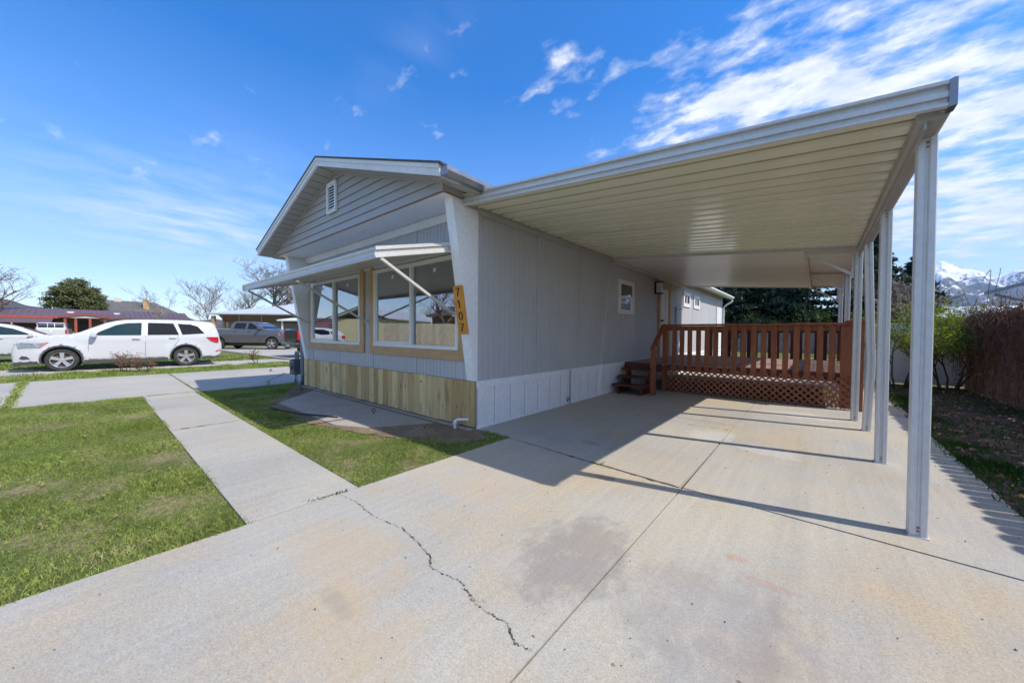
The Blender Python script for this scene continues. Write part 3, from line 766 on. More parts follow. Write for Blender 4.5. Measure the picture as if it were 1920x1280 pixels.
for x0, x1 in ((0.0, XR), (XL, -5.2)):
    b.prism([(x0, roofz(x0)-.132), (x1, roofz(x1)-.132), (x1, roofz(x1)-.118), (x0, roofz(x0)-.118)], 1, YG+.001, YB-.05)
b.box(.0,.012,-.2,LH,2.59,2.72)
b.build('eave_soffit', M['soffit'], house)
b = MB(); b.box(XR-.012, XR, YF+.03, YB, roofz(XR)-.115, roofz(XR)-.002); b.box(XL, XL+.012, YF+.03, YB, roofz(XR)-.115, roofz(XR)-.002); b.build('eave_fascia', M['white_trim'], house)
# gutter along the right eave: galvanised at the front, white beyond
def gutter(mb, y0, y1, x=XR+.001, zt=None):
    zt = zt or roofz(XR)-.022
    prof = [(x, zt), (x+.004, zt), (x+.004, zt-.075), (x+.055, zt-.078), (x+.085, zt-.045), (x+.085, zt-.004), (x+.095, zt-.004), (x+.095, zt-.050), (x+.060, zt-.088), (x, zt-.088)]
    mb.prism([(p, q) for p, q in prof], 1, y0, y1)
b = MB(); gutter(b, YF+.02, .55); b.box(XR+.001,XR+.096,YF+.016,YF+.02,roofz(XR)-.110,roofz(XR)-.024); b.build('gutter', M['galv'], house)
b = MB(); gutter(b, .55, YB); b.build('gutter', M['white_trim'], house)
b = MB(); b.tube([(XR+.05,LH+.1,2.62),(XR+.05,LH+.1,2.55),(.12,LH+.04,2.40),(.04,LH+.03,2.30),(.04,LH+.03,.1)], .038, 8); b.build('downspout', M['white_trim'], house, smooth=True)
# small windows and doors on the side wall
def side_window(y0, y1, z0, z1, t=.075, kind='hung'):
    f = MB(); f.box(.002,.03,y0,y1,z0,z0+t); f.box(.002,.03,y0,y1,z1-t,z1); f.box(.002,.03,y0,y0+t,z0+t,z1-t); f.box(.002,.03,y1-t,y1,z0+t,z1-t)
    if kind == 'hung':
        zm = (z0+z1)/2; f.box(.004,.024,y0+t,y1-t,zm-.02,zm+.02); f.box(.004,.02,y1-t-.1,y1-t,z0+t,zm-.02)
    else:
        ym = (y0+y1)/2; f.box(.004,.024,ym-.035,ym+.035,z0+t,z1-t); f.box(.004,.022,y0+t,y0+t+.06,z0+t,z1-t)
    fo = f.build('side_window', M['white_trim'], house, bevel=.003)
    g_ = MB(); g_.box(.0015,.006,y0+t,y1-t,z0+t,z1-t); g_.build('pane', M['smallglass'], fo)
side_window(3.97, 4.76, 1.57, 2.27, .09)
side_window(8.56, 9.32, 1.99, 2.44, .11, 'slide'); side_window(9.76, 10.52, 2.0, 2.43, .11, 'slide')
dt = MB(); dt.box(.002,.05,6.36,6.47,.58,2.44); dt.box(.002,.05,7.17,7.30,.58,2.44); dt.box(.002,.05,6.47,7.17,2.33,2.44); dt.build('door_trim', M['oakv'], house, bevel=.003)
d = MB(); d.box(.003,.022,6.47,7.17,.58,2.33)
for (a, c_, z0, z1) in ((6.55,6.78,1.75,2.2),(6.86,7.09,1.75,2.2),(6.55,6.78,1.15,1.68),(6.86,7.09,1.15,1.68),(6.55,6.78,.7,1.08),(6.86,7.09,.7,1.08)): d.box(.022,.030,a,c_,z0,z1)
do = d.build('door', M['door'], house, bevel=.003)
h = MB(); h.lathe([(.001,.0),(.025,.0),(.025,.03),(.03,.05),(.001,.06)], (.03,6.55,1.5), 0, 14); h.build('handle', M['black'], do, smooth=True)
b = MB(); b.box(.002,.03,13.26,13.36,.6,2.26); b.box(.002,.026,13.36,14.15,.6,2.26); b.build('rear_door', M['white_trim'], house)
b = MB(); b.box(.002,.045,7.83,8.30,1.00,1.86); b.box(.002,.055,7.78,8.35,1.87,1.93); b.build('panel_box', M['siding'], house)
b = MB()
for k in range(3): b.box(.046,.06,7.9,8.22,.75+k*.3-.12,.75+k*.3+.04)
b.build('panel_hatch', M['white_trim'], house)
rebase(house, (-2.6, 0, 0))

# wall lantern by the door
t = thing('wall_lantern', 'black square wall lantern beside the cream side door', 'lamp', (.0, 6.2, 2.3))
b = MB(); b.box(.002,.03,-.10,.10,-.15,.15); b.box(.03,.16,-.10,.10,.125,.15); b.box(.03,.16,-.10,.10,-.15,-.125); b.build('lantern_frame', M['black'], t, bevel=.003)
b = MB(); b.box(.035,.145,-.085,.085,-.124,.124); b.build('lantern_glass', M['lampglass'], t, bevel=.006)

# house number plaque on the wing wall
pz0, pz1 = 1.135, 1.69
def wy(z): return -.385+(2.655-z)*.1707
t = thing('house_number_sign', 'orange stained board with black numbers 7107 on the white corner wall', 'sign', (-.06, wy(1.4), 1.4))
b = MB(); b.prism([(wy(pz0)-.004, pz0), (wy(pz0)-.026, pz0+.003), (wy(pz1)-.026, pz1), (wy(pz1)-.004, pz1)], 0, -.150, .008)
bo = b.build('board', M['plaque'], t, bevel=.003)
def P_(u, z): return (-.069+u, wy(z)-.029, z)
def digit(ch, zc, h=.088, w_=.056):
    b = MB(); r = .0055
    if ch == '7': pts = [[(-w_/2, zc+h/2), (w_/2, zc+h/2), (w_*.02, zc), (-w_*.22, zc-h/2)]]
    elif ch == '1': pts = [[(-w_*.35, zc+h*.28), (.0, zc+h/2), (.0, zc-h/2)]]
    else: pts = [[(math.cos(a)*w_/2, zc+math.sin(a)*h/2) for a in [i*math.pi/12 for i in range(25)]]]
    for p in pts:
        for a, c_ in zip(p, p[1:]): b.bar(P_(*a), P_(*c_), .008 if True else r, .011, up=(0,-1,.17))
    return b.build('numeral', M['black'], t)
for i, ch in enumerate('7107'): digit(ch, 1.615-i*.135)
for ch in t.children: ch.location = ch.location - t.location

# pipes
t = thing('water_pipe', 'thin steel standpipe against the white side skirting', 'pipe', (.06, 2.05, 0))
b = MB(); b.tube([(0,0,.0),(0,0,.57)], .011, 8); b.build('pipe', M['galv'], t, smooth=True)
b = MB(); b.tube([(0,0,.09),(0,-.07,.09),(0,-.085,.07)], .013, 8); b.tube([(-.03,-.04,.12),(.03,-.04,.12)], .008, 6); b.build('tap', M['pipe'], t, smooth=True)
t = thing('drain_pipe', 'white plastic drain elbow poking out under the pine skirting', 'pipe', (-.2, -.12, 0))
b = MB(); b.tube([(.10,.10,.10),(.0,.0,.10),(-.02,-.02,.085),(-.02,-.02,-.005)], .017, 10)
b.lathe([(.017,0),(.023,0),(.023,.03),(.017,.03)], (-.02,-.02,.05), 2, 12); b.build('pipe', M['pvc'], t, smooth=True)
for loc, lab in (((-1.62,-.42,.004), 'small dark eye bolt standing in the middle of the entry pad'), ((-4.45,-.35,.0), 'small dark eye bolt at the far corner of the entry pad')):
    b = MB(); b.tube([(0,0,0),(0,0,.03)], .005, 6); b.tube([(math.sin(a)*.022, math.sin(a)*.01, .052-math.cos(a)*.022) for a in [i*.5236 for i in range(13)]], .005, 6, False)
    o = b.build('eye_bolt', M['black'], None, smooth=True, loc=loc); tag(o, lab, 'bolt', 'eye bolts by the entry pad')
b = MB(); b.tube([(-3.1,-1.24,.01),(-2.7,-1.22,.025),(-2.3,-1.12,.02),(-1.95,-.95,.018),(-1.75,-.86,.012)], .010, 6)
tag(b.build('cable', M['dark'], None, smooth=True), 'dark cable lying across the corner of the entry pad', 'cable')
# crumbs, weeds and small scraps lying in the long crack
CR = [(.76,-1.84),(1.02,-1.86),(1.27,-1.82),(1.42,-1.84),(1.60,-1.87),(1.68,-1.93),(1.86,-1.90),(2.03,-1.95),(2.19,-1.94),(2.27,-1.99)]
P = line_s(CR, .004)(90); n = len(P); q = rng.normal(0, .0025, (n, 4, 3)); q[:,:,2] = np.abs(q[:,:,2]); i = np.arange(n)*4
tag(raw_mesh('crack_crumbs', (P[:,None,:]+q).reshape(-1, 3), np.concatenate([np.stack([i,i+1,i+2],1), np.stack([i,i+2,i+3],1), np.stack([i+1,i+2,i+3],1)]), M['joint']), kind='stuff', label='soil crumbs in the long crack', cat='grit')
blades('crack_weeds', line_s([(1.58,-1.87),(1.68,-1.92)], .01), 16, .010, .0010, M['grass_shade'], 'dry weeds in the middle of the long crack')
blades('crack_weeds', line_s([(1.98,-1.94),(2.06,-1.95)], .01), 14, .010, .0010, M['grass_shade'], 'dry weeds near the joint end of the long crack')
# ------------------------------------------------------------------ window awning
t = thing('window_awning', 'white metal awning propped over the two front windows', 'awning', (-2.45, 0, 1.3))
AX0, AX1, AY = -4.70, -.15, -1.21
def az_(y): return 2.20 + y*.235
b = MB(); n = 26
for k in range(n):   # pan roof with ribs running down the slope
    x0 = AX0+.02+(AX1-AX0-.04)*k/n; x1 = AX0+.02+(AX1-AX0-.04)*(k+1)/n
    for (xa, xb, dz) in ((x0, x1-.018, 0), (x1-.018, x1-.012, .0), (x1-.012, x1, .014)):
        b.face([(xa,-.01,az_(0)+dz),(xb,-.01,az_(0)+dz),(xb,AY+.02,az_(AY)+dz),(xa,AY+.02,az_(AY)+dz)])
        b.face([(xa,-.01,az_(0)+dz-.004),(xb,-.01,az_(0)+dz-.004),(xb,AY+.02,az_(AY)+dz-.004),(xa,AY+.02,az_(AY)+dz-.004)])
b.box(AX0+.01, AX1-.01, -.02, -.002, az_(0)-.05, az_(0)+.03)
b.build('awning_panel', M['alu'], t)
b = MB()
def trough(z, d): return [(0, z-.055), (d*.012, z-.055), (d*.020, z-.04), (d*.006, z-.012), (d*.006, z+.008), (d*.022, z+.03), (d*.022, z+.05), (d*.012, z+.055), (0, z+.055)]
zf = az_(AY)
b.prism([(AY+.0-(-q[0]) if False else AY+.02-q[0], q[1]) for q in trough(zf-.0, 1)], 0, AX0, AX1)
for xs, s in ((AX1-.004, 1), (AX0+.004, -1)):
    A = (xs, AY+.01, zf); 
    for (dz0, dz1, o_) in ((-.055,-.035,.022),(-.035,.0,.006),(.0,.02,.008),(.02,.055,.024)):
        P4 = [(xs, AY-.002, zf+dz0), (xs, -.004, az_(0)+dz0), (xs, -.004, az_(0)+dz1), (xs, AY-.002, zf+dz1)]
        Q4 = [(p[0]+s*o_, p[1], p[2]) for p in P4]
        b.face(P4); b.face(Q4)
        for i in range(4): b.face([P4[i], P4[(i+1) % 4], Q4[(i+1) % 4], Q4[i]])
b.build('awning_fascia', M['alu'], t)
for (xa, xb, zw) in ((-.12,-.36,1.38), (-2.35,-2.55,1.32), (-4.55,-4.90,1.32)):
    b = MB(); b.bar((xa, AY+.05, zf-.06), (xb, -.045, zw), .028, .028); b.box(xb-.02, xb+.02, -.05, -.031, zw-.03, zw+.03)
    b.build('support_arm', M['alu'], t)
rebase(t, tuple(t.location))

# ------------------------------------------------------------------ carport
cp = thing('carport', 'cream-ceilinged metal carport on white posts beside the gray home', 'carport')
def cz(x): return 2.625 - x*.0845          # underside of the pans
XO = 3.575
def pans(y0, y1, mat_, parent, pitch=.20, depth=.066, name='roof_panel', drop=0., x0=.0, x1=XO):
    b = MB(); prof = []; y = y0
    while y < y1-.001:
        for dy, dz in ((0, 0), (.60*pitch, 0), (.66*pitch, depth*.45), (.71*pitch, depth*.45), (.77*pitch, depth), (.95*pitch, depth), (.975*pitch, depth*.3), (1.0*pitch, 0)):
            if y+dy <= y1: prof.append((y+dy, dz))
        y += pitch
    prof = [p for i, p in enumerate(prof) if i == 0 or abs(p[0]-prof[i-1][0]) > 1e-5 or abs(p[1]-prof[i-1][1]) > 1e-5]
    for (ya, da), (yb, db) in zip(prof, prof[1:]):
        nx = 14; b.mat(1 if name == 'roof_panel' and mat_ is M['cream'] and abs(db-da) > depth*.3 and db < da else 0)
        for k in range(nx):
            xa = x0+(x1-x0)*k/nx; xb = x0+(x1-x0)*(k+1)/nx
            b.face([(xa,ya,cz(xa)+da-drop),(xb,ya,cz(xb)+da-drop),(xb,yb,cz(xb)+db-drop),(xa,yb,cz(xa)+db-drop)])
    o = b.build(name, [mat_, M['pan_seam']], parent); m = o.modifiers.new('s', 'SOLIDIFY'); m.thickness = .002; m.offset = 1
    return o
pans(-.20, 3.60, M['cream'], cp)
def fascia(parent, y, s, m, name='fascia', x0=.012, x1=XO, h=.125, off=-.035):
    """profiled edge gutter following the roof slope, at the front (s=-1) or back (s=+1)"""
    b = MB()
    for (z0, z1, o_) in ((0, .014, .034), (.014, .046, .012), (.046, .060, .030), (.060, .074, .030), (.074, .108, .010), (.108, h, .036)):
        b.face([(x0,y,cz(x0)+off+z0),(x1,y,cz(x1)+off+z0),(x1,y,cz(x1)+off+z1),(x0,y,cz(x0)+off+z1)])
        a = [(x0,y+s*o_,cz(x0)+off+z0),(x1,y+s*o_,cz(x1)+off+z0),(x1,y+s*o_,cz(x1)+off+z1),(x0,y+s*o_,cz(x0)+off+z1)]
        b.face(a); c_ = [(p[0], y, p[2]) for p in a]
        for i in range(4): b.face([a[i], a[(i+1) % 4], c_[(i+1) % 4], c_[i]])
    return b.build(name, m, parent)
fascia(cp, -.205, -1, M['alu']); fascia(cp, 3.605, 1, M['alu'], h=.10)
b = MB(); z = cz(XO)
b.prism([(XO-.006, z-.045), (XO+.022, z-.040), (XO+.022, z+.090), (XO+.012, z+.095), (XO-.006, z+.088)], 1, -.245, -.165); b.build('end_cap', M['galv'], cp)
b = MB(); b.prism([(XO-.02, z-.03), (XO+.02, z-.03), (XO+.02, z+.085), (XO+.012, z+.085), (XO+.012, z-.02), (XO-.02, z-.02)], 1, -.164, 3.60); b.build('side_gutter', M['alu'], cp)
b = MB(); z = cz(3.52)
b.box(3.475,3.572,-.16,3.60,z-.062,z-.012); b.box(3.50,3.512,-.16,3.60,z-.10,z-.063)
b.build('beam', M['soffit'], cp)
b = MB(); b.box(.016,.05,-.0,3.60,2.545,2.60); b.box(.016,.035,-.0,3.60,2.60,2.64); b.build('ledger', M['soffit'], cp)
def post_mesh(pts, w=.078, parent=None, name='post', m='alu'):
    """square post with two rolled grooves on each face, following pts"""
    h = w/2; g_ = .006
    prof = []
    for (ax, ay, bx, by) in ((-h,-h,h,-h),(h,-h,h,h),(h,h,-h,h),(-h,h,-h,-h)):
        nx_, ny_ = (by-ay)/w, -(bx-ax)/w
        for t_, d_ in ((.06,0),(.36,0),(.42,g_),(.47,g_),(.53,g_*.3),(.58,g_),(.64,0),(.94,0)):
            prof.append((ax+(bx-ax)*t_-nx_*d_, ay+(by-ay)*t_-ny_*d_))
    b = MB(); rings = []
    for (x, y, z) in pts: rings.append([(x+p, y+q, z) for p, q in prof])
    for r1, r2 in zip(rings, rings[1:]):
        for i in range(len(prof)): j = (i+1) % len(prof); b.face([r1[i], r1[j], r2[j], r2[i]])
    b.face(rings[0]); b.face(list(reversed(rings[-1])))
    x, y, z = pts[0]; b.box(x-h-.004, x+h+.004, y-h-.012, y+h+.004, z-.001, z+.006)
    o = b.build(name, M[m], parent)
    for q in ((x, y, z+.035), (x, y, z+.055), (pts[-1][0], pts[-1][1], pts[-1][2]-.03), (pts[-1][0], pts[-1][1], pts[-1][2]-.055)):
        bb = MB(); bb.lathe([(.0,-.003),(.006,-.003),(.006,.0)], (q[0], q[1]-h+.003, q[2]), 1, 8); bb.build('screw', M['rust'], o)
    return o
zt = cz(3.53)-.101+.038
post_mesh([(3.562,.10,0),(3.55,.10,2.267)], parent=cp); post_mesh([(3.56,1.66,0),(3.55,1.66,2.267)], parent=cp)
post_mesh([(3.575,3.10,0),(3.60,3.10,.86),(3.592,3.10,.98),(3.545,3.10,2.267)], parent=cp)
rebase(cp, (1.8, 1.7, 0))

# rear patio cover
pc = thing('patio_cover', 'white ribbed metal patio cover with corner braces over the deck', 'patio cover')
pans(3.645, 8.56, M['pink_pan'], pc, pitch=.10, depth=.022, drop=.02, x0=.03)
fascia(pc, 8.56, 1, M['alu_warm'], x0=.03, off=-.05, h=.10)
b = MB(); b.prism([(3.5, cz(3.5)-.055), (XO, cz(XO)-.055), (XO, cz(XO)+.03), (3.5, cz(3.5)+.03)], 1, 3.70, 8.55); b.build('side_beam', M['alu'], pc)
b = MB(); b.box(.02,.07,3.66,8.62,2.53,2.59); b.box(.02,.045,3.66,8.62,2.59,2.62); b.build('ledger', M['alu_warm'], pc)
b = MB(); b.box(2.93,2.97,3.78,8.56,cz(2.95)-.075,cz(2.95)-.026); b.build('brace_rail', M['alu_warm'], pc)
for y in (3.72, 5.98, 8.46):
    post_mesh([(3.505,y,.0 if y < 4 else .0),(3.505,y,cz(3.5)-.056)], parent=pc)
    b = MB()
    b.bar((2.93,y,cz(2.93)-.05), (3.46,y,cz(3.46)-.36), .026, .034)
    br = b.build('brace', M['alu'], pc)
    b = MB(); b.bar((2.96,y,cz(2.96)-.045), (3.46,y,cz(3.46)-.045), .03, .034); b.build('brace_arm', M['alu_warm'], br)
    b = MB(); b.box(3.435,3.463,y-.015,y+.015,cz(3.46)-.40,cz(3.46)-.065); b.build('brace_upright', M['alu'], br)
rebase(pc, (1.8, 6.1, 0))

# ------------------------------------------------------------------ deck
dk = thing('wooden_deck', 'reddish brown wooden deck with lattice skirt, baluster railing and steps', 'deck')
DZ = .57; YD = 4.61; DY1 = 8.22; DX0, DX1 = .03, 3.56
b = MB(); y = 4.30
while y < DY1:     # boards along x at the left
    y2 = min(y+.138, DY1); x1 = .78 if y2 < YD+.01 else 1.93
    b.box(DX0, x1-random.uniform(0,.004), y+.003, y2-.003, DZ-.034-random.uniform(0,.003), DZ-random.uniform(0,.003)); y = y2
x = 1.95
while x < DX1:     # boards along y at the right
    x2 = min(x+.138, DX1); ys = YD+.02
    b.box(x+.003, x2-.003, ys, 6.3, DZ-.036, DZ-random.uniform(0,.003)); b.box(x+.003, x2-.003, 6.305, DY1, DZ-.036, DZ-random.uniform(0,.003)); x = x2
b.build('deck_board', M['deck_board'], dk)
b = MB()
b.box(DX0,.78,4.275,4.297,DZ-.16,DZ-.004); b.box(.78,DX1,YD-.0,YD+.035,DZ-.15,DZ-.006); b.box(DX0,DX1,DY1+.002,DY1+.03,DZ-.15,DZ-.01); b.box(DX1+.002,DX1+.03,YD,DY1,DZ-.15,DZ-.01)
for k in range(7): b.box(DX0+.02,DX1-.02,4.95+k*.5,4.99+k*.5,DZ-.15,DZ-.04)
b.build('deck_frame', M['deck_dark'], dk)
# railing posts
for (x, y, z0, z1, w_) in ((.74,YD,.0,1.33,.085),(3.45,YD-.005,.02,1.315,.14),(3.62,YD-.02,.0,1.35,.05),(.74,3.93,.0,.86,.085),(3.50,DY1-.05,.0,1.31,.09),(.85,DY1-.02,.3,1.31,.085)):
    b = MB(); d_ = .05 if w_ > .1 else w_/2
    b.box(x-w_/2,x+w_/2,y-d_/2 if w_ > .1 else y-w_/2,y+d_/2 if w_ > .1 else y+w_/2,z0,z1); b.build('railing_post', M['deck_red'], dk, bevel=.004)
b = MB()
b.box(.70,3.55,YD-.075,YD+.045,1.316,1.352); b.build('top_rail', M['deck_red'], dk, bevel=.004)
b = MB(); b.box(.79,3.37,YD+.002,YD+.035,1.225,1.312); b.build('under_rail', M['deck_red'], dk)
b = MB(); b.box(3.44,3.68,YD-.10,DY1,1.353,1.388); b.build('top_rail', M['deck_red'], dk, bevel=.004)
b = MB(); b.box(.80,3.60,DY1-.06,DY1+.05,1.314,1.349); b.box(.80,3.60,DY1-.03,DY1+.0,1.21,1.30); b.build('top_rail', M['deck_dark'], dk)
b = MB(); b.bar((.735,3.885,.872), (.735,YD-.06,1.345), .085, .034); b.build('stair_rail', M['deck_red'], dk, bevel=.003)
def baluster(x, y, z0, z1, axis=0, w_=.080, t_=.032, m='deck_red', lean=0.):
    b = MB(); pts = []
    for k in range(7):
        a = math.pi + math.pi*k/6; pts.append((x+math.cos(a)*w_/2, z0+w_/2+math.sin(a)*w_/2))
    pts += [(x+w_/2+lean, z1), (x-w_/2+lean, z1)]
    b.prism(pts, 1, y-t_, y); return b.build('baluster', M[m], dk)
px17 = [515,572,628,690,752,812,878,945,1013,1085,1158,1234,1313,1395,1477,1565,1650]
for k in range(17): baluster(.915+k*.1478+(.006 if k % 3 == 0 else 0), YD-.002, .425, 1.312, lean=random.uniform(-.006,.006))
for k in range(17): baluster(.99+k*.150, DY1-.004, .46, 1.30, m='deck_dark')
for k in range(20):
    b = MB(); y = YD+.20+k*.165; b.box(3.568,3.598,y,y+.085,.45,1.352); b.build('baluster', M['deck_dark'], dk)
# lattice
b = MB(); lx0, lx1, lz0, lz1 = .79, 3.55, .02, .50
def clip_bar(c0, s, y):
    """strip x - s*z = c0 clipped to the panel"""
    pts = []
    za, zb_ = lz0, lz1
    xa, xb = c0+s*za, c0+s*zb_
    if s > 0:
        if xa < lx0: za = (lx0-c0)/s; xa = lx0
        if xb > lx1: zb_ = (lx1-c0)/s; xb = lx1
    else:
        if xa > lx1: za = (lx1-c0)/s; xa = lx1
        if xb < lx0: zb_ = (lx0-c0)/s; xb = lx0
    if zb_-za > .02: b.bar((xa,y,za), (xb,y,zb_), .027, .008, up=(0,1,0))
c0 = lx0-.6
while c0 < lx1+.6: clip_bar(c0, 1, YD-.045); clip_bar(c0+.02, -1, YD-.054); c0 += .104
b.build('lattice', M['deck_red'], dk)
b = MB(); lx0 = 0
for k in range(33):
    ya = YD+.05+k*.11
    for s in (1, -1):
        y0_, y1_ = (ya, ya+.45) if s > 0 else (ya+.45, ya)
        if max(y0_, y1_) < DY1: b.bar((DX1+.035+(.01 if s > 0 else 0), y0_, .03), (DX1+.035+(.01 if s > 0 else 0), y1_, .48), .034, .008, up=(1,0,0))
b.build('lattice', M['deck_red'], dk)
# steps
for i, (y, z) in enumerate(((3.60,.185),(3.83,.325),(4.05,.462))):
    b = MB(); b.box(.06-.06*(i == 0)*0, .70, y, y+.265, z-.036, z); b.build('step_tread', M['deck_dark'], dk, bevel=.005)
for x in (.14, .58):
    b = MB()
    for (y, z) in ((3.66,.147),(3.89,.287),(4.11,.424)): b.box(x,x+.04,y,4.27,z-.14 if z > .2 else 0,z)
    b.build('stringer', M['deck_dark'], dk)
rebase(dk, (1.8, 6.3, 0))

# ------------------------------------------------------------------ fences
def wpicket(name, label, x, y0, y1, h, m, w_=.135, gap=.010):
    t = thing(name, label, 'fence'); b = MB(); y = y0
    while y < y1:
        hh = h+random.uniform(-.02,.02)+(.33 if name == 'picket_fence' and y < 5.9 else 0); g_ = random.uniform(.3, 1.8)*gap; d_ = random.uniform(0,.008)
        b.prism([(y, 0), (y+w_-g_, 0), (y+w_-g_, hh-.03), (y+w_*.66, hh), (y+w_*.30, hh), (y, hh-.03)], 0, x+d_, x+.018+d_); y += w_
    b.build('picket', m, t)
    b = MB()
    for z in (.3, h-.3): b.box(x+.028,x+.068,y0,y1,z,z+.09)
    b.build('fence_rail', m, t)
    y = y0
    while y <= y1:
        b = MB(); b.box(x+.069,x+.16,y,y+.09,0,h-.05); b.build('fence_post', m, t); y += 2.4
    rebase(t, (x, (y0+y1)/2, 0)); return t
wpicket('picket_fence', 'weathered brown picket fence draped in dead vines along the side bed', 5.62, -2.5, 9.55, 1.62, M['oldfence'])
t = thing('vinyl_fence', 'low white panel fence behind the shrubs', 'fence')
b = MB(); b.box(3.98,5.60,9.62,9.66,.06,1.36)
for k in range(11): b.box(4.0+k*.146, 4.0+k*.146+.138, 9.612,9.6195,.12,1.34)
b.build('fence_panel', M['white'], t)
b = MB(); b.box(3.95,5.61,9.60,9.68,1.36,1.46); b.box(3.95,5.61,9.60,9.68,.03,.12); b.box(3.98,5.6,9.606,9.6115,.86,.90); b.build('fence_rail', M['white_trim'], t, bevel=.004)
for x in (3.88,):
    b = MB(); b.box(x,x+.10,9.59,9.69,0,1.50); b.build('fence_post', M['white_trim'], t)
rebase(t, (4.8, 9.64, 0))
t = thing('board_fence', 'gray wooden board fence across the back of the yard', 'fence')
b = MB(); x = -9
while x < 6.4: b.box(x+.004,x+.136,26.6,26.62,0,1.75+random.uniform(-.02,.02)); x += .14
b.build('picket', M['grayfence'], t)
b = MB(); b.box(-9,6.4,26.53,26.58,1.35,1.45); b.box(-9,6.4,26.53,26.58,.3,.4); b.build('fence_rail', M['grayfence'], t); rebase(t, (-1.3, 26.6, 0))

# ------------------------------------------------------------------ utility meter at the left corner
t = thing('utility_meter', 'gray gas meter with pipes beside a thick riser at the far front corner', 'meter', (-5.66, .04, -.09))
b = MB(); b.box(-.23,.02,-.13,.07,.29,.60); b.box(-.20,-.01,-.11,.05,.60,.63); b.lathe([(.0,-.03),(.07,-.03),(.075,0)], (-.10,-.13,.47), 1, 18); b.build('meter_body', M['meter'], t, bevel=.02)
b = MB(); b.lathe([(.001,-.05),(.06,-.05),(.065,.0),(.06,.05),(.001,.05)], (-.28,-.05,.54), 1, 16); b.build('regulator', M['galv'], t, smooth=True)
b = MB()
b.tube([(-.17,-.03,.0),(-.17,-.03,.36)], .013, 8); b.tube([(-.17,-.03,.0),(-.17,-.03,.16)], .024, 8)
b.tube([(-.17,-.03,.60),(-.17,-.03,.75),(-.13,-.03,.79),(-.09,-.03,.75),(-.09,-.03,.60)], .016, 8)
b.tube([(-.01,-.03,.60),(-.01,-.03,.78),(.20,.0,.78),(.30,.02,.78)], .018, 8); b.tube([(.10,-.01,.78),(.10,-.01,.0)], .011, 8)
b.tube([(.02,-.03,.36),(-.03,-.05,.30),(-.02,-.05,.18),(.10,-.04,.05)], .008, 6)
b.build('pipe', M['pipe'], t, smooth=True)
b = MB(); b.tube([(.24,-.02,2.0),(.24,-.02,.40)], .055, 10); b.tube([(.24,-.02,.40),(.24,-.02,.18),(.20,-.05,.08),(.05,-.10,.03),(-.30,-.16,.0)], .048, 10); b.build('riser', M['pipe'], t, smooth=True)
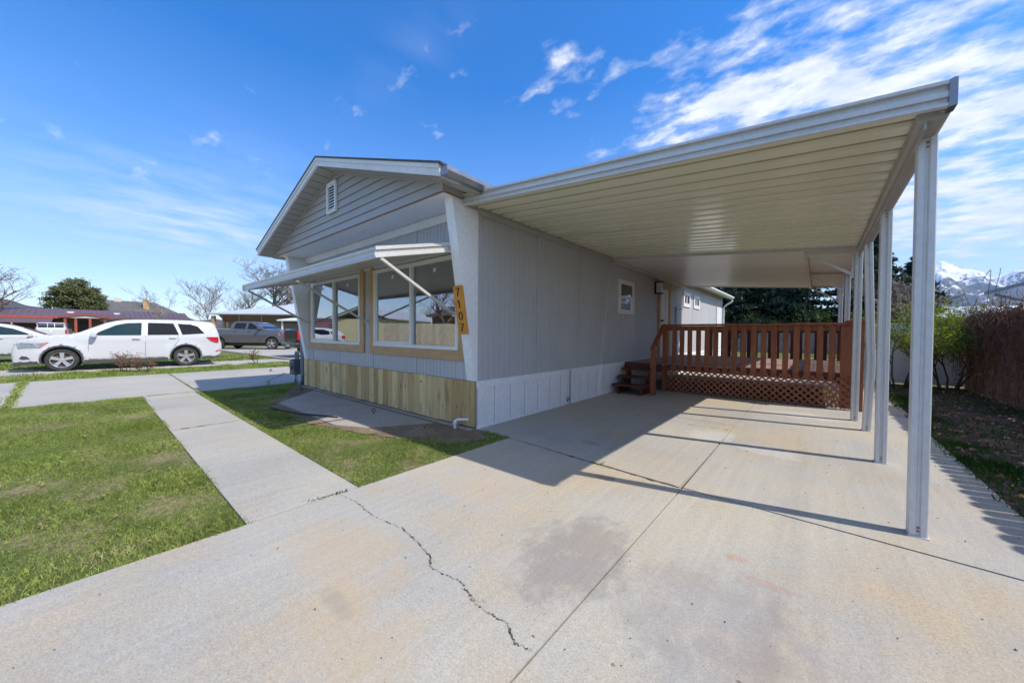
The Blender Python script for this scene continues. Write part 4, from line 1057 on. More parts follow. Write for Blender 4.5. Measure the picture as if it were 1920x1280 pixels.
# ------------------------------------------------------------------ vehicles (local frame: -x is forward, x=0 at the nose)
def chaikin(p, n=2):
    for _ in range(n):
        q = [p[0]]
        for a, b in zip(p, p[1:]):
            q += [(a[0]*.75+b[0]*.25, a[1]*.75+b[1]*.25), (a[0]*.25+b[0]*.75, a[1]*.25+b[1]*.75)]
        q.append(p[-1]); p = q
    return p
def arch(cx, cz_, r, z):
    """from rear to front, over the wheel"""
    a0 = math.asin(max(-1, min(1, (z-cz_)/r))); n = 12
    return [(cx+math.cos(a0+(math.pi-2*a0)*i/n)*r, cz_+math.sin(a0+(math.pi-2*a0)*i/n)*r) for i in range(n+1)]
class Car:
    def __init__(s, t, top, wheels, r, W, belt, k, L, zb=.26, mat='carwhite', archr=None, tum=.04, sm=2):
        s.t = t; s.wh = wheels; s.W = W; s.belt = belt; s.k = k; s.L = L
        top = chaikin(top, sm); bot = []
        for cx in sorted(wheels, reverse=True): bot += arch(cx, r, archr or r+.07, zb)
        out = top + bot
        fine = []
        for a, b in zip(out, out[1:]+out[:1]):
            d = math.dist(a, b); n = max(1, int(d/.15))
            fine += [(a[0]+(b[0]-a[0])*i/n, a[1]+(b[1]-a[1])*i/n) for i in range(n)]
        s.out = fine; K = len(fine)
        area = sum(fine[i][0]*fine[(i+1) % K][1]-fine[(i+1) % K][0]*fine[i][1] for i in range(K))
        sg = 1 if area > 0 else -1
        inner = []
        for i in range(K):
            a, b, c = fine[i-1], fine[i], fine[(i+1) % K]
            e = Vector((c[0]-a[0], c[1]-a[1])); 
            if e.length < 1e-6: e = Vector((1, 0))
            e.normalize(); nrm = Vector((e.y, -e.x))*sg
            inner.append((b[0]-nrm.x*.035, b[1]-nrm.y*.035))
        bm = bmesh.new()
        vs = [bm.verts.new((p[0], 0, p[1])) for p in inner]; bm.faces.new(vs)
        def bis(co_, no): bmesh.ops.bisect_plane(bm, geom=bm.verts[:]+bm.edges[:]+bm.faces[:], plane_co=co_, plane_no=no)
        for i in range(1, int(L/.1)): bis((i*.1, 0, 0), (1, 0, 0))
        for z in (.38,.45,.52,.59,.66,.73,.80,.87,.94,1.01,belt): bis((0, 0, z), (0, 0, 1))
        bmesh.ops.triangulate(bm, faces=bm.faces[:])
        V = []; F = []
        for sd in (-1, 1):
            n0 = len(V); bm.verts.index_update()
            V += [(v.co.x, sd*s.half(v.co.x, v.co.z), v.co.z) for v in bm.verts]
            F += [[n0+v.index for v in (f.verts if sd > 0 else reversed(f.verts[:]))] for f in bm.faces]
            ni = len(V); V += [(p[0], sd*s.half(*p), p[1]) for p in inner]
            no = len(V); V += [(p[0], sd*(s.half(*p)-.035), p[1]) for p in fine]
            for i in range(K): F.append([ni+i, ni+(i+1) % K, no+(i+1) % K, no+i])
            if sd < 0: nl = no
            else: nr = no
        for i in range(K): F.append([nl+i, nl+(i+1) % K, nr+(i+1) % K, nr+i])
        bm.free(); b = MB(); b.v = V; b.f = [tuple(f) for f in F]; b.m = [0]*len(F)
        s.body = b.build('body', M[mat], t, smooth=True); me = s.body.data
        me.polygons.foreach_set('use_smooth', [True for p in me.polygons])
        # inner tub closes the wheel wells
        b = MB(); b.box(.5, L-.5, -W/2+.30, W/2-.30, .24, .75); b.build('underbody', M['dark'], t)
        for cx in wheels:
            for sd in (-1, 1): s.wheel(cx, sd, r)
    def half(s, x, z):
        h = s.W/2
        if x < .7: h -= .16*((.7-x)/.7)**2
        if x > s.L-.6: h -= .10*((x-s.L+.6)/.6)**2
        for cx in s.wh:
            d = math.hypot(x-cx, z-.36); h += .022*math.exp(-((d-.46)/.10)**2) if z < s.belt else 0
        h += .010*math.exp(-((z-.98)/.05)**2)
        h -= .035*((z-.72)/.55)**2 if z < s.belt else .035*((s.belt-.72)/.55)**2 + s.k*(z-s.belt)
        return h
    def wheel(s, cx, sd, r, spokes=5):
        w = .22; y = sd*(s.W/2-.125)
        b = MB(); b.lathe([(r*.68,-w/2),(r*.93,-w/2),(r*.985,-w/2+.03),(r,-w/4),(r,w/4),(r*.985,w/2-.03),(r*.93,w/2),(r*.68,w/2),(r*.66,.02)], (cx, y, r), 1, 32)
        wo_ = b.build('wheel', M['tyre'], s.t, smooth=True)
        b = MB(); R_ = r*.69; o_ = sd*(w/2-.02)
        b.lathe([(R_, o_-sd*.02), (R_, o_+sd*.012), (R_*.94, o_+sd*.010), (R_*.90, o_-sd*.03)], (cx, y, r), 1, 32)
        for k in range(spokes):
            a = 2*math.pi*k/spokes+.3; ca, sa = math.cos(a), math.sin(a)
            def q(rad, tn, dy): return (cx+ca*rad-sa*tn, y+o_+sd*dy, r+sa*rad+ca*tn)
            for t0, t1 in ((-1, 1),):
                A = [q(R_*.16,-.034,-.002), q(R_*.93,-.050,.0), q(R_*.93,.050,.0), q(R_*.16,.034,-.002)]
                B = [q(R_*.16,-.04,-.04), q(R_*.93,-.056,-.03), q(R_*.93,.056,-.03), q(R_*.16,.04,-.04)]
                b.face(A); 
                for i in range(4): b.face([A[i], A[(i+1) % 4], B[(i+1) % 4], B[i]])
        b.lathe([(.001,o_+sd*.004),(R_*.20,o_+sd*.004),(R_*.24,o_-sd*.03)], (cx, y, r), 1, 16)
        b.build('rim', M['rim'], wo_)
        b = MB(); b.lathe([(.001,o_-sd*.06),(R_*.97,o_-sd*.06),(R_*.97,o_-sd*.04)], (cx, y, r), 1, 24); b.build('brake_disc', M['rimdark'], wo_)
    def patch(s, name, pts, m, off=.005, sides=(-1, 1), parent=None, inner=None, th=.0):
        for sd in sides:
            b = MB(); P = [(x, sd*(s.half(x, z)+off), z) for x, z in pts]
            n = len(P); tr = tessellate_polygon([[Vector((p[0], p[1], 0)) for p in pts]])
            b.v = P; b.f = [tuple(t_) for t_ in tr]; b.m = [0]*len(tr)
            n0 = len(b.v); b.v += [(p[0], p[1]-sd*(off+.02), p[2]) for p in P]
            for i in range(n): b.f.append((i, (i+1) % n, n0+(i+1) % n, n0+i)); b.m.append(0)
            b.build(name, M[m], parent or s.t)
    def seam(s, lines, sides=(-1, 1)):
        for sd in sides:
            b = MB()
            for ln in lines:
                for (xa, za), (xb, zb_) in zip(ln, ln[1:]):
                    n = max(1, int(math.dist((xa, za), (xb, zb_))/.2))
                    for i in range(n):
                        p = (xa+(xb-xa)*i/n, za+(zb_-za)*i/n); q = (xa+(xb-xa)*(i+1)/n, za+(zb_-za)*(i+1)/n)
                        b.bar((p[0], sd*(s.half(*p)-.001), p[1]), (q[0], sd*(s.half(*q)-.001), q[1]), .010, .010)
            b.build('door_gap', M['seam'], s.t)
    def handle(s, pts, m='chrome'):
        for (x, z) in pts:
            for sd in (-1, 1):
                b = MB(); y = s.half(x, z); b.tube([(x-.10, sd*(y+.0), z), (x-.08, sd*(y+.03), z+.004), (x+.08, sd*(y+.03), z+.002), (x+.10, sd*(y+.0), z-.002)], .014, 8); b.build('door_handle', M[m], s.t, smooth=True)
    def glassq(s, name, a, b_, m='carglass', ina=.10, inb=.10, parent=None):
        (xa, za), (xb, zb_) = a, b_; n = Vector((-(zb_-za), 0, xb-xa)); n.normalize()
        if n.z < 0: n = -n
        ya, yb = s.half(xa, za)-ina, s.half(xb, zb_)-inb
        P = [Vector((xa,-ya,za)), Vector((xa,ya,za)), Vector((xb,yb,zb_)), Vector((xb,-yb,zb_))]
        b = MB(); A = [p+n*.016 for p in P]; b.face(A); B = [p-n*.03 for p in P]
        for i in range(4): b.face([A[i], A[(i+1) % 4], B[(i+1) % 4], B[i]])
        b.build(name, M[m], parent or s.t)
    def mirror(s, x, z, m, w=.10, h=.085):
        for sd in (-1, 1):
            y = sd*(s.half(x, z)+.10); b = MB(); n = 10
            prof = [(.001,-.14),(h*.7,-.13),(h,-.06),(h,.06),(h*.75,.11),(.001,.12)]
            b.lathe(prof, (x, y, z+.04), 1, 14); b.v = [((v[0]-x)*.75+x, v[1], v[2]) for v in b.v]
            b.bar((x+.02, y-sd*.10, z+.0), (x+.04, y-sd*.17, z-.04), .06, .05)
            b.build('wing_mirror', M[m], s.t, smooth=True)
    def slab_end(s, name, m, x, y0, y1, z0, z1, th=.02, parent=None, sgn=1):
        b = MB(); b.box(x-th, x+th, y0, y1, z0, z1); b.build(name, M[m], parent or s.t, bevel=.01)

KS = .925
# --- white crossover (nearest)
def crossover():
    t = thing('parked_car', 'white crossover parked side-on with five-spoke wheels, seen whole behind the grass verge', 'car', group='white cars parked across the drive', scale=.885)
    top = [(.02,.28),(-.01,.45),(.0,.66),(.05,.82),(.14,.95),(.45,1.07),(.90,1.14),(1.24,1.17),(1.62,1.39),(2.02,1.60),(2.40,1.67),(3.1,1.69),(3.9,1.685),(4.40,1.655),(4.66,1.61),(4.74,1.42),(4.82,1.16),(4.84,.95),(4.90,.80),(4.90,.55),(4.83,.32),(4.60,.27)]
    c = Car(t, top, (.96, 3.85), .355, 1.83, 1.13, .30, 4.89, archr=.425, sm=1)
    c.patch('side_window', [(1.62,1.12),(1.74,1.24),(2.12,1.47),(2.36,1.54),(2.72,1.56),(2.70,1.13)], 'carglass_teal')
    c.patch('side_window', [(2.86,1.135),(2.87,1.565),(3.52,1.56),(3.66,1.18),(3.66,1.145)], 'carglass')
    c.patch('side_window', [(3.76,1.155),(3.64,1.55),(4.0,1.53),(4.20,1.45),(4.38,1.20)], 'carglass', off=.014)
    c.patch('door_pillar', [(2.715,1.13),(2.735,1.56),(2.865,1.565),(2.850,1.135)], 'alu', off=.003)
    c.glassq('windshield', (1.32,1.215), (1.98,1.575))
    c.glassq('rear_window', (4.69,1.53), (4.81,1.20))
    c.seam([[(1.52,.36),(1.50,.75),(1.56,1.12)], [(2.80,.36),(2.80,1.12)], [(3.62,1.14),(3.66,.95),(3.50,.70)], [(1.52,.36),(3.3,.36)]])
    c.handle([(2.58,1.00), (3.50,1.03)])
    c.patch('headlight', [(.10,.86),(.14,.72),(.50,.74),(.66,.90),(.40,.88),(.20,.90)], 'clear_lens', off=.016)
    c.patch('turn_signal', [(.50,.74),(.56,.745),(.72,.91),(.66,.905)], 'amber_lens', off=.018)
    c.patch('taillight', [(4.42,1.06),(4.55,.92),(4.73,.84),(4.80,.86),(4.79,1.06)], 'red_lens', off=.024)
    c.patch('marker_light', [(4.70,.50),(4.86,.55),(4.86,.58),(4.72,.54)], 'red_lens', off=.020)
    c.patch('sill_cladding', [(1.42,.235),(3.36,.235),(3.38,.335),(1.40,.335)], 'clad', off=.012)
    c.patch('bumper_cladding', [(.03,.20),(.50,.235),(.50,.33),(.03,.31)], 'clad', off=.010)
    c.patch('bumper_cladding', [(4.30,.24),(4.80,.27),(4.86,.36),(4.30,.345)], 'clad', off=.010)
    c.patch('fog_lamp', [(.14,.42),(.20,.50),(.30,.48),(.36,.40),(.22,.38)], 'clad', off=.004)
    for sd in (-1, 1):     # arch lips and door strip
        for cx in (.96, 3.85):
            b = MB(); pts = arch(cx, .355, .435, .30); ins = arch(cx, .355, .405, .30)
            for i in range(len(pts)-1):
                q = [pts[i], pts[i+1], ins[i+1], ins[i]]
                b.face([(p[0], sd*(c.half(*p)+.012), p[1]) for p in q]); b.face([(ins[i][0], sd*(c.half(*ins[i])+.012), ins[i][1]), (ins[i+1][0], sd*(c.half(*ins[i+1])+.012), ins[i+1][1]), (ins[i+1][0], sd*(c.half(*ins[i+1])-.15), ins[i+1][1]), (ins[i][0], sd*(c.half(*ins[i])-.15), ins[i][1])])
            b.build('arch_liner', M['clad'], t, smooth=True)
        b = MB(); b.tube([(1.75,sd*.62,1.60),(2.1,sd*.62,1.70),(3.9,sd*.61,1.72),(4.3,sd*.60,1.65)], .016, 6); b.build('roof_rail', M['clad'], t, smooth=True)
    c.mirror(1.63, 1.10, 'carwhite', h=.10)
    b = MB(); b.box(-.012,.03,-.35,.35,.68,.84); b.box(-.02,.02,-.55,.55,.33,.52); b.build('grille', M['clad'], t, bevel=.01)
    return t
car1 = crossover(); car1.rotation_euler.z = R(90-4); car1.location = (-13.70, -4.27, 0)

# --- white hatchback further left
def hatch():
    t = thing('parked_car', 'white hatchback at the left edge, parked behind the nose of the crossover', 'car', group='white cars parked across the drive', scale=KS)
    top = [(.03,.30),(.0,.50),(.06,.70),(.30,.84),(.9,.95),(1.15,1.00),(1.75,1.32),(2.2,1.47),(2.9,1.50),(3.6,1.46),(4.1,1.34),(4.4,1.05),(4.45,.8),(4.45,.45),(4.38,.30)]
    c = Car(t, top, (.85, 3.55), .32, 1.78, 1.00, .38, 4.45, archr=.38)
    c.patch('side_window', [(1.50,1.03),(1.95,1.27),(2.30,1.37),(2.45,1.38),(2.45,1.03)], 'carglass_teal')
    c.patch('side_window', [(2.53,1.03),(2.53,1.385),(3.1,1.38),(3.45,1.28),(3.50,1.06)], 'carglass')
    c.patch('side_window', [(3.56,1.07),(3.52,1.27),(3.85,1.20),(3.98,1.10)], 'carglass')
    c.glassq('windshield', (1.22,1.05), (1.72,1.30)); c.glassq('rear_window', (4.10,1.32), (4.36,1.08))
    c.seam([[(1.40,.34),(1.42,1.0)], [(2.49,.34),(2.49,1.0)], [(3.3,.5),(3.5,.95)]])
    c.handle([(2.28,.90), (3.3,.92)], 'carwhite')
    c.patch('headlight', [(.12,.74),(.14,.64),(.45,.70),(.62,.84),(.40,.83)], 'clear_lens'); c.patch('taillight', [(4.15,.98),(4.2,.8),(4.42,.8),(4.40,1.0)], 'red_lens', off=.020)
    c.patch('sill_cladding', [(1.3,.24),(3.1,.24),(3.1,.31),(1.3,.31)], 'clad', off=.006); c.mirror(1.55, .98, 'carwhite')
    return t
car2 = hatch(); car2.rotation_euler.z = R(-90); car2.location = (-19.3, -2.9, 0)

# --- gray crew-cab pickup
def pickup(label, mat_, full=True, group=None):
    t = thing('parked_pickup', label, 'pickup truck', group=group, scale=KS)
    top = [(.04,.42),(.0,.60),(.02,.98),(.10,1.16),(.35,1.26),(1.0,1.32),(1.45,1.36),(1.95,1.68),(2.35,1.86),(2.9,1.91),(3.55,1.90),(3.72,1.85),(3.80,1.42),(3.84,1.36),(4.6,1.37),(5.75,1.38),(5.80,1.30),(5.81,.9),(5.78,.55)]
    c = Car(t, top, (1.0, 4.62), .40, 1.98, 1.36, .30, 5.80, zb=.46, mat=mat_, archr=.49, sm=1)
    c.patch('side_window', [(1.83,1.38),(2.12,1.60),(2.38,1.76),(2.60,1.79),(2.66,1.38)], 'carglass'); c.patch('side_window', [(2.80,1.38),(2.78,1.79),(3.50,1.80),(3.58,1.42)], 'carglass')
    c.glassq('windshield', (1.53,1.42), (2.22,1.79)); c.glassq('rear_window', (3.74,1.78), (3.80,1.46))
    c.seam([[(1.72,.52),(1.72,1.36)], [(2.72,.52),(2.72,1.36)], [(3.70,.52),(3.74,1.36)], [(1.72,.52),(3.7,.52)], [(3.86,.52),(3.86,1.34)]])
    c.handle([(2.52,1.22), (3.46,1.24)], 'clad'); c.mirror(1.80, 1.36, 'clad', h=.12)
    c.patch('headlight', [(.08,1.12),(.08,.92),(.42,.92),(.50,1.12),(.3,1.17)], 'clear_lens'); c.patch('turn_signal', [(.42,.93),(.50,.95),(.56,1.13),(.50,1.12)], 'amber_lens', off=.006)
    c.patch('taillight', [(5.68,1.28),(5.68,.86),(5.795,.86),(5.795,1.28)], 'red_lens', off=.020)
    b = MB(); b.box(3.90,5.70,-.80,.80,1.385,1.40); b.build('bed_cover', M['soffit' if mat_ == 'carblack' else 'clad'], t)
    for sd in (-1, 1):
        b = MB(); b.box(3.90,5.72,sd*.86-.05,sd*.86+.05,1.372,1.395); b.build('bed_rail', M['alu' if mat_ != 'carblack' else 'clad'], t)
        b = MB(); b.box(5.795,5.818,sd*.83-.07,sd*.83+.07,.84,1.29); b.build('taillight', M['red_lens'], t, bevel=.02)
    b = MB(); b.box(5.74,5.93,-.93,.93,.48,.70); b.build('rear_bumper', M['clad' if mat_ != 'carblack' else 'carblack'], t, bevel=.03)
    b = MB(); b.box(5.932,5.940,-.25,.25,.52,.64); b.build('number_plate', M['alu'], t)
    b = MB(); b.box(5.80,5.822,-.72,.72,.80,1.32); tg = b.build('tailgate', M[mat_], t, bevel=.012)
    b = MB(); b.box(5.822,5.835,-.12,.12,1.12,1.20); b.build('handle', M['clad'], tg)
    b = MB(); b.box(-.06,.05,-.93,.93,.46,.72); b.box(-.012,.04,-.60,.60,.74,1.10); b.build('grille', M['clad'], t, bevel=.02)
    return t, c
tr1, _ = pickup('dark gray crew-cab pickup with a pale bed rail on the drive behind the white crossover', 'cargray')
# front right wheel near (-23.3, 4.5), heading 33 deg
hd = R(41); tr1.rotation_euler.z = hd+math.pi
def place(o, lx, ly, wx, wy_, ang):
    x, y = lx*KS, ly*KS; ca, sa = math.cos(ang), math.sin(ang)
    o.rotation_euler.z = ang; o.location = (wx-(x*ca-y*sa), wy_-(x*sa+y*ca), 0)
place(tr1, 1.0, .9, -23.25, 4.55, hd+math.pi)
tr2, _ = pickup('black pickup seen from its tailgate beside the gas meter', 'carblack')
place(tr2, 5.8, .90, -13.95, 2.85, R(-90)+R(0))

# --- silver camper pickup seen from behind, by the red-trimmed house
t = thing('camper_pickup', 'silver pickup with a white bed cap seen from behind in front of the maroon-roofed house', 'pickup truck', scale=KS)
top = [(.04,.42),(.0,.60),(.02,.98),(.35,1.22),(1.4,1.30),(2.1,1.75),(2.6,1.84),(3.5,1.86),(5.45,1.90),(5.62,1.78),(5.68,1.32),(5.70,1.2),(5.70,.9),(5.68,.5)]
c = Car(t, top, (1.0, 4.5), .38, 1.95, 1.28, .32, 5.70, zb=.46, mat='carwhite', archr=.47, sm=1)
c.patch('side_window', [(1.8,1.33),(2.3,1.68),(3.4,1.74),(3.4,1.33)], 'carglass'); c.patch('side_window', [(3.6,1.35),(3.6,1.74),(5.3,1.74),(5.3,1.35)], 'carglass')
for (y0, y1) in ((-.72,-.22),(-.18,.18),(.22,.72)):
    b = MB(); b.prism([(5.655,1.44),(5.672,1.44),(5.612,1.80),(5.595,1.80)], 1, y0, y1); b.build('rear_window', M['carglass'], t)
b = MB(); b.box(5.695,5.715,-.75,.75,.82,1.27); tg = b.build('tailgate', M['alu'], t, bevel=.01)
b = MB(); b.lathe([(.001,.0),(.09,.0),(.08,.03),(.001,.035)], (5.716,0,1.08), 0, 14); b.build('handle', M['white_trim'], tg)
for sd in (-1, 1):
    b = MB(); b.box(5.68,5.712,sd*.86-.07,sd*.86+.07,.85,1.25); b.build('taillight', M['red_lens'], t, bevel=.02)
b = MB(); b.box(5.68,5.85,-.93,.93,.50,.70); b.build('rear_bumper', M['alu'], t, bevel=.03)
place(t, 5.7, 0, -45.6, -5.0, R(4)); t.rotation_euler.z = R(4)+0
place(t, 5.7, 0, -45.9, -5.0, R(-2))
# ------------------------------------------------------------------ trees and shrubs
def branches(base, h, levels=4, spread=.6, n0=5, trunk_r=.12, up_=.25, seed=1, stems=1, shrink=.62, first=.3, wob=.18, nlev=None, rmin=.006, tdir=(0,0,1)):
    rs = random.Random(seed); segs = []; tips = []
    def grow(p, d, L, r, lev):
        n = 4 if lev < 2 else 3; q = Vector(p); d = Vector(d)
        pts = [(Vector(q), r)]
        for i in range(n):
            d = (d + Vector((rs.gauss(0, wob), rs.gauss(0, wob), rs.gauss(0, wob*.6)+up_*.12))).normalized()
            q = q + d*L/n; pts.append((Vector(q), max(r*(1-.55*(i+1)/n), rmin*.6)))
        segs.append((pts, lev))
        if lev >= levels: tips.append((pts[-1][0], d)); tips.append((pts[1][0], d)); return
        k = (nlev or [n0]*9)[lev]
        for i in range(k):
            t = first+(1-first)*(i+.5+rs.uniform(-.3,.3))/k; idx = min(int(t*n), n-1); f = t*n-idx
            a = pts[idx][0].lerp(pts[idx+1][0], max(0, min(1, f))); rr = max(pts[idx][1]*(.62), rmin)
            ang = rs.uniform(0, 6.283); side = Vector((math.cos(ang), math.sin(ang), rs.uniform(-.1,.5)))
            nd = (d*(1-spread) + side*spread).normalized(); nd.z += up_*.3; nd.normalize()
            grow(a, nd, L*shrink*rs.uniform(.7, 1.15), rr, lev+1)
    for s in range(stems):
        a = rs.uniform(0, 6.283); dd = Vector(tdir) if stems == 1 else Vector((math.cos(a)*.45, math.sin(a)*.45, 1))
        off = Vector((math.cos(a), math.sin(a), 0))*(.0 if stems == 1 else .12)
        grow(Vector(base)+off, dd.normalized(), h*.5, trunk_r, 0)
    return segs, tips
def seg_mesh(segs, levs, name, m, parent):
    V = []; F = []
    for pts, lev in segs:
        if lev not in levs: continue
        ns = 6 if lev == 0 else (4 if lev < 2 else 3); b0 = len(V)
        for i, (p, r) in enumerate(pts):
            d = (pts[min(i+1, len(pts)-1)][0]-pts[max(i-1, 0)][0]).normalized()
            s = d.cross(Vector((.3,.2,1)));  s.normalize(); u = d.cross(s)
            for k in range(ns): a = 6.283*k/ns; V.append(tuple(p+(s*math.cos(a)+u*math.sin(a))*r))
        for i in range(len(pts)-1):
            for k in range(ns): k2 = (k+1) % ns; F.append((b0+i*ns+k, b0+i*ns+k2, b0+(i+1)*ns+k2, b0+(i+1)*ns+k))
    if not V: return None
    return raw_mesh(name, V, F, m, parent, k=4, smooth=True)
def leafquads(name, C, m, parent, s0, s1, rs=None, flat=0., elong=1.6):
    C = np.asarray(C); n = len(C); d = rng.normal(size=(n, 3)); d[:,2] *= (1-flat); d /= np.linalg.norm(d, axis=1)[:,None]
    e = rng.normal(size=(n, 3)); e -= d*(e*d).sum(1)[:,None]; e /= np.linalg.norm(e, axis=1)[:,None]
    s = rng.uniform(s0, s1, n)[:,None]; a = d*s*elong; b = e*s*.5
    V = np.stack([C-a*.5, C+b*.6, C+a*.6, C-b*.6], 1).reshape(-1, 3); i = np.arange(n)*4
    return raw_mesh(name, V, np.stack([i, i+1, i+2, i+3], 1), m, parent, k=4)
def bare_tree(name, label, base, h, seed, m='twig', group=None, levels=5, trunk_r=None, buds=None, **kw):
    t = thing(name, label, 'tree', (0,0,0), group=group)
    segs, tips = branches(base, h, levels=levels, seed=seed, trunk_r=trunk_r or h*.025, **kw)
    seg_mesh(segs, (0,), 'trunk', M['bark'] if m != 'twig_pale' else M['twig_pale'], t); seg_mesh(segs, (1,2,3,4,5,6), 'crown', M[m], t)
    if buds:
        C = np.array([tuple(p) for p, d in tips]+[tuple(q) for pts, lv in segs if lv >= 2 for q, r_ in pts]); C = np.repeat(C, buds[1], 0)+rng.normal(0, buds[2], (len(C)*buds[1], 3)); leafquads('leaves', C, M[buds[0]], t, buds[3], buds[4])
    rebase(t, base); return t
def conifer(name, label, x, y, h, rad, seed, m='spruce', group=None, n=70, q=260, droop=.25, s=(.10,.22), z0=.3):
    rs = np.random.default_rng(seed); t = thing(name, label, 'tree', group=group)
    b = MB(); b.tube([(x,y,0),(x,y,h*.5),(x,y,h*.97)], [h*.022,h*.013,.02], 8); b.build('trunk', M['bark'], t, smooth=True)
    C = []
    for i in range(n):
        f = (i+rs.random()*.8)/n; z = z0+(h-z0)*f**.9; L = rad*(1-f)**.8*(.75+.4*rs.random())+.12; a = i*2.399+rs.normal(0,.25)
        k = int(q*(.25+1.0*(1-f))); u = rs.random(k)**.7
        w_ = L*.20*(1.1-u*.6); off = rs.normal(0, 1, (k, 3))*np.stack([w_, w_, w_*.30], 1)
        r = L*u; zz = z - droop*L*u**1.3 + .25*L*np.maximum(0, u-.75)
        C.append(np.stack([x+np.cos(a)*r+off[:,0], y+np.sin(a)*r+off[:,1], zz+off[:,2]], 1))
    leafquads('crown', np.concatenate(C), M[m], t, *s, elong=1.8); rebase(t, (x, y, 0)); return t
G1 = 'dark spruces behind the back fence'
specs = [(-5.2,30.5,9.5,3.1,'dark spruce behind the back fence, leftmost beside the downspout'),(-2.2,29.0,10.5,3.4,'dense dark spruce behind the middle of the deck railing'),
         (1.6,30.0,9.0,3.6,'dark spruce behind the right half of the deck railing'),(5.8,30.5,8.2,2.7,'tall spruce rising behind the white patio posts'),(8.0,32.5,6.4,2.2,'narrower spruce right of the patio posts, partly behind bare twigs'),
         (-8.4,33.,10.,3.2,'spruce mostly hidden behind the rear end of the gray home'), (-.6,34,12,3.4,'spruce in the second row behind the gray board fence')]
for i, (x, y, h, r_, lab) in enumerate(specs): conifer('spruce_tree', lab, x, y, h, r_, 11+i, group=G1, n=95, q=260, s=(.12,.26))
# understory seen catching light in front of the spruces
t = thing('evergreen_shrub', 'dark shrub with light flecks at the foot of the spruces', 'shrub')
C = []
for k in range(26):
    cx, cy, cz_ = rng.uniform(-2.5,3.5), rng.uniform(26.9,27.8), rng.uniform(.6,2.6); C.append(rng.normal(0,.33,(150,3))+[cx,cy,cz_])
leafquads('foliage', np.concatenate(C), M['darkivy'], t, .05,.12); rebase(t, (.5,27.3,0))

# round pine far left
t = thing('round_pine', 'broad rounded pine with clumped olive foliage behind the maroon-roofed house', 'tree')
cx, cy = -113.0, -4.4; C = []
b = MB(); b.tube([(cx,cy,0),(cx,cy,6),(cx+.3,cy,10)], [.5,.4,.15], 8); b.build('trunk', M['bark'], t, smooth=True)
for k in range(190):
    a = rng.uniform(0, 6.283); ph = math.acos(rng.uniform(-.35, 1)); rr = (.55+.45*rng.random()**.5)
    p = np.array([cx+math.sin(ph)*math.cos(a)*4.6*rr, cy+math.sin(ph)*math.sin(a)*4.1*rr, 4.0+max(-.2, math.cos(ph))*7.6*rr])
    C.append(rng.normal(0, 1, (230, 3))*[.42,.42,.26]+p)
leafquads('crown', np.concatenate(C), M['pine'], t, .16, .34); rebase(t, (cx, cy, 0))

# bare trees
GB = 'bare trees beyond the neighbouring houses'
bare_tree('bare_tree', 'large bare tree cut by the left edge of the photo', (-58.0,-9.6,0), 9.5, 3, 'twig_brown', GB, levels=5, nlev=[8,5,4,3,2], spread=.62, rmin=.013, wob=.12)
bare_tree('bare_tree', 'small bare tree in front of the right end of the maroon roof', (-47,2.35,0), 6.6, 6, 'twig_pale', GB, levels=4, nlev=[7,5,3,3], spread=.5, trunk_r=.09, rmin=.010, wob=.10)
bare_tree('bare_tree', 'thin pale tree left of the tan house corner', (-62,8.2,0), 10.0, 21, 'twig_pale', GB, levels=4, nlev=[9,6,4,3], spread=.5, trunk_r=.10, rmin=.018, wob=.10)
bare_tree('bare_tree', 'pale bare tree just behind the left corner of the tan house', (-60,11.2,0), 9.0, 22, 'twig_pale', GB, levels=4, nlev=[9,6,4,3], spread=.5, trunk_r=.10, rmin=.018, wob=.10)
bare_tree('bare_tree', 'wide bare tree rising behind the tan house roof', (-58,14.5,0), 14.0, 8, 'twig', GB, levels=5, nlev=[10,6,4,3,2], spread=.62, rmin=.022, wob=.11)
bare_tree('bare_tree', 'bare tree between the tan house roof and the gray home', (-52,18.0,0), 12, 19, 'twig', GB, levels=5, nlev=[10,6,4,3,2], spread=.62, rmin=.020, wob=.11)
bare_tree('bare_tree', 'bare tree whose twigs show just over the gray home roof', (-9.5,24,0), 12.2, 10, 'twig', GB, levels=5, nlev=[9,6,4,3,2], spread=.6, rmin=.012, wob=.12)
bare_tree('bare_tree', 'bare gray tree behind the white fence, right of the spruces', (6.3,24.0,0), 5.4, 12, 'twig', GB, levels=5, nlev=[8,5,4,3,2], spread=.6, rmin=.010, wob=.13)
# leafing shrubs by the white fence
GS = 'leafing shrubs by the white fence'
for i, (x, y, h, lab) in enumerate(((4.55,8.9,2.15,'yellow-green leafing shrub left of the nearest carport post'), (5.25,8.9,2.35,'taller leafing shrub right of the nearest carport post, against the white fence'))):
    bare_tree('leafing_shrub', lab, (x,y,0), h, 31+i, 'twig_dark', GS, levels=3, nlev=[4,4,3,3], spread=.5, stems=6, trunk_r=.020, rmin=.003, up_=.35, first=.35, buds=('fresh', 2, .07, .022, .048))
bare_tree('leafing_shrub', 'sparse leafing branches reaching over the picket fence', (6.0,8.2,0), 1.75, 37, 'twig_dark', GS, levels=3, nlev=[4,4,3], spread=.6, stems=3, trunk_r=.02, rmin=.003, up_=.3, buds=('fresh', 2, .07, .02, .04))
bare_tree('leafing_shrub', 'shrub with small green leaves behind the picket fence at the right edge', (6.6,6.4,0), 1.9, 38, 'twig_dark', GS, levels=3, nlev=[4,4,3], spread=.6, stems=4, trunk_r=.02, rmin=.003, up_=.3, buds=('fresh', 2, .07, .02, .04))
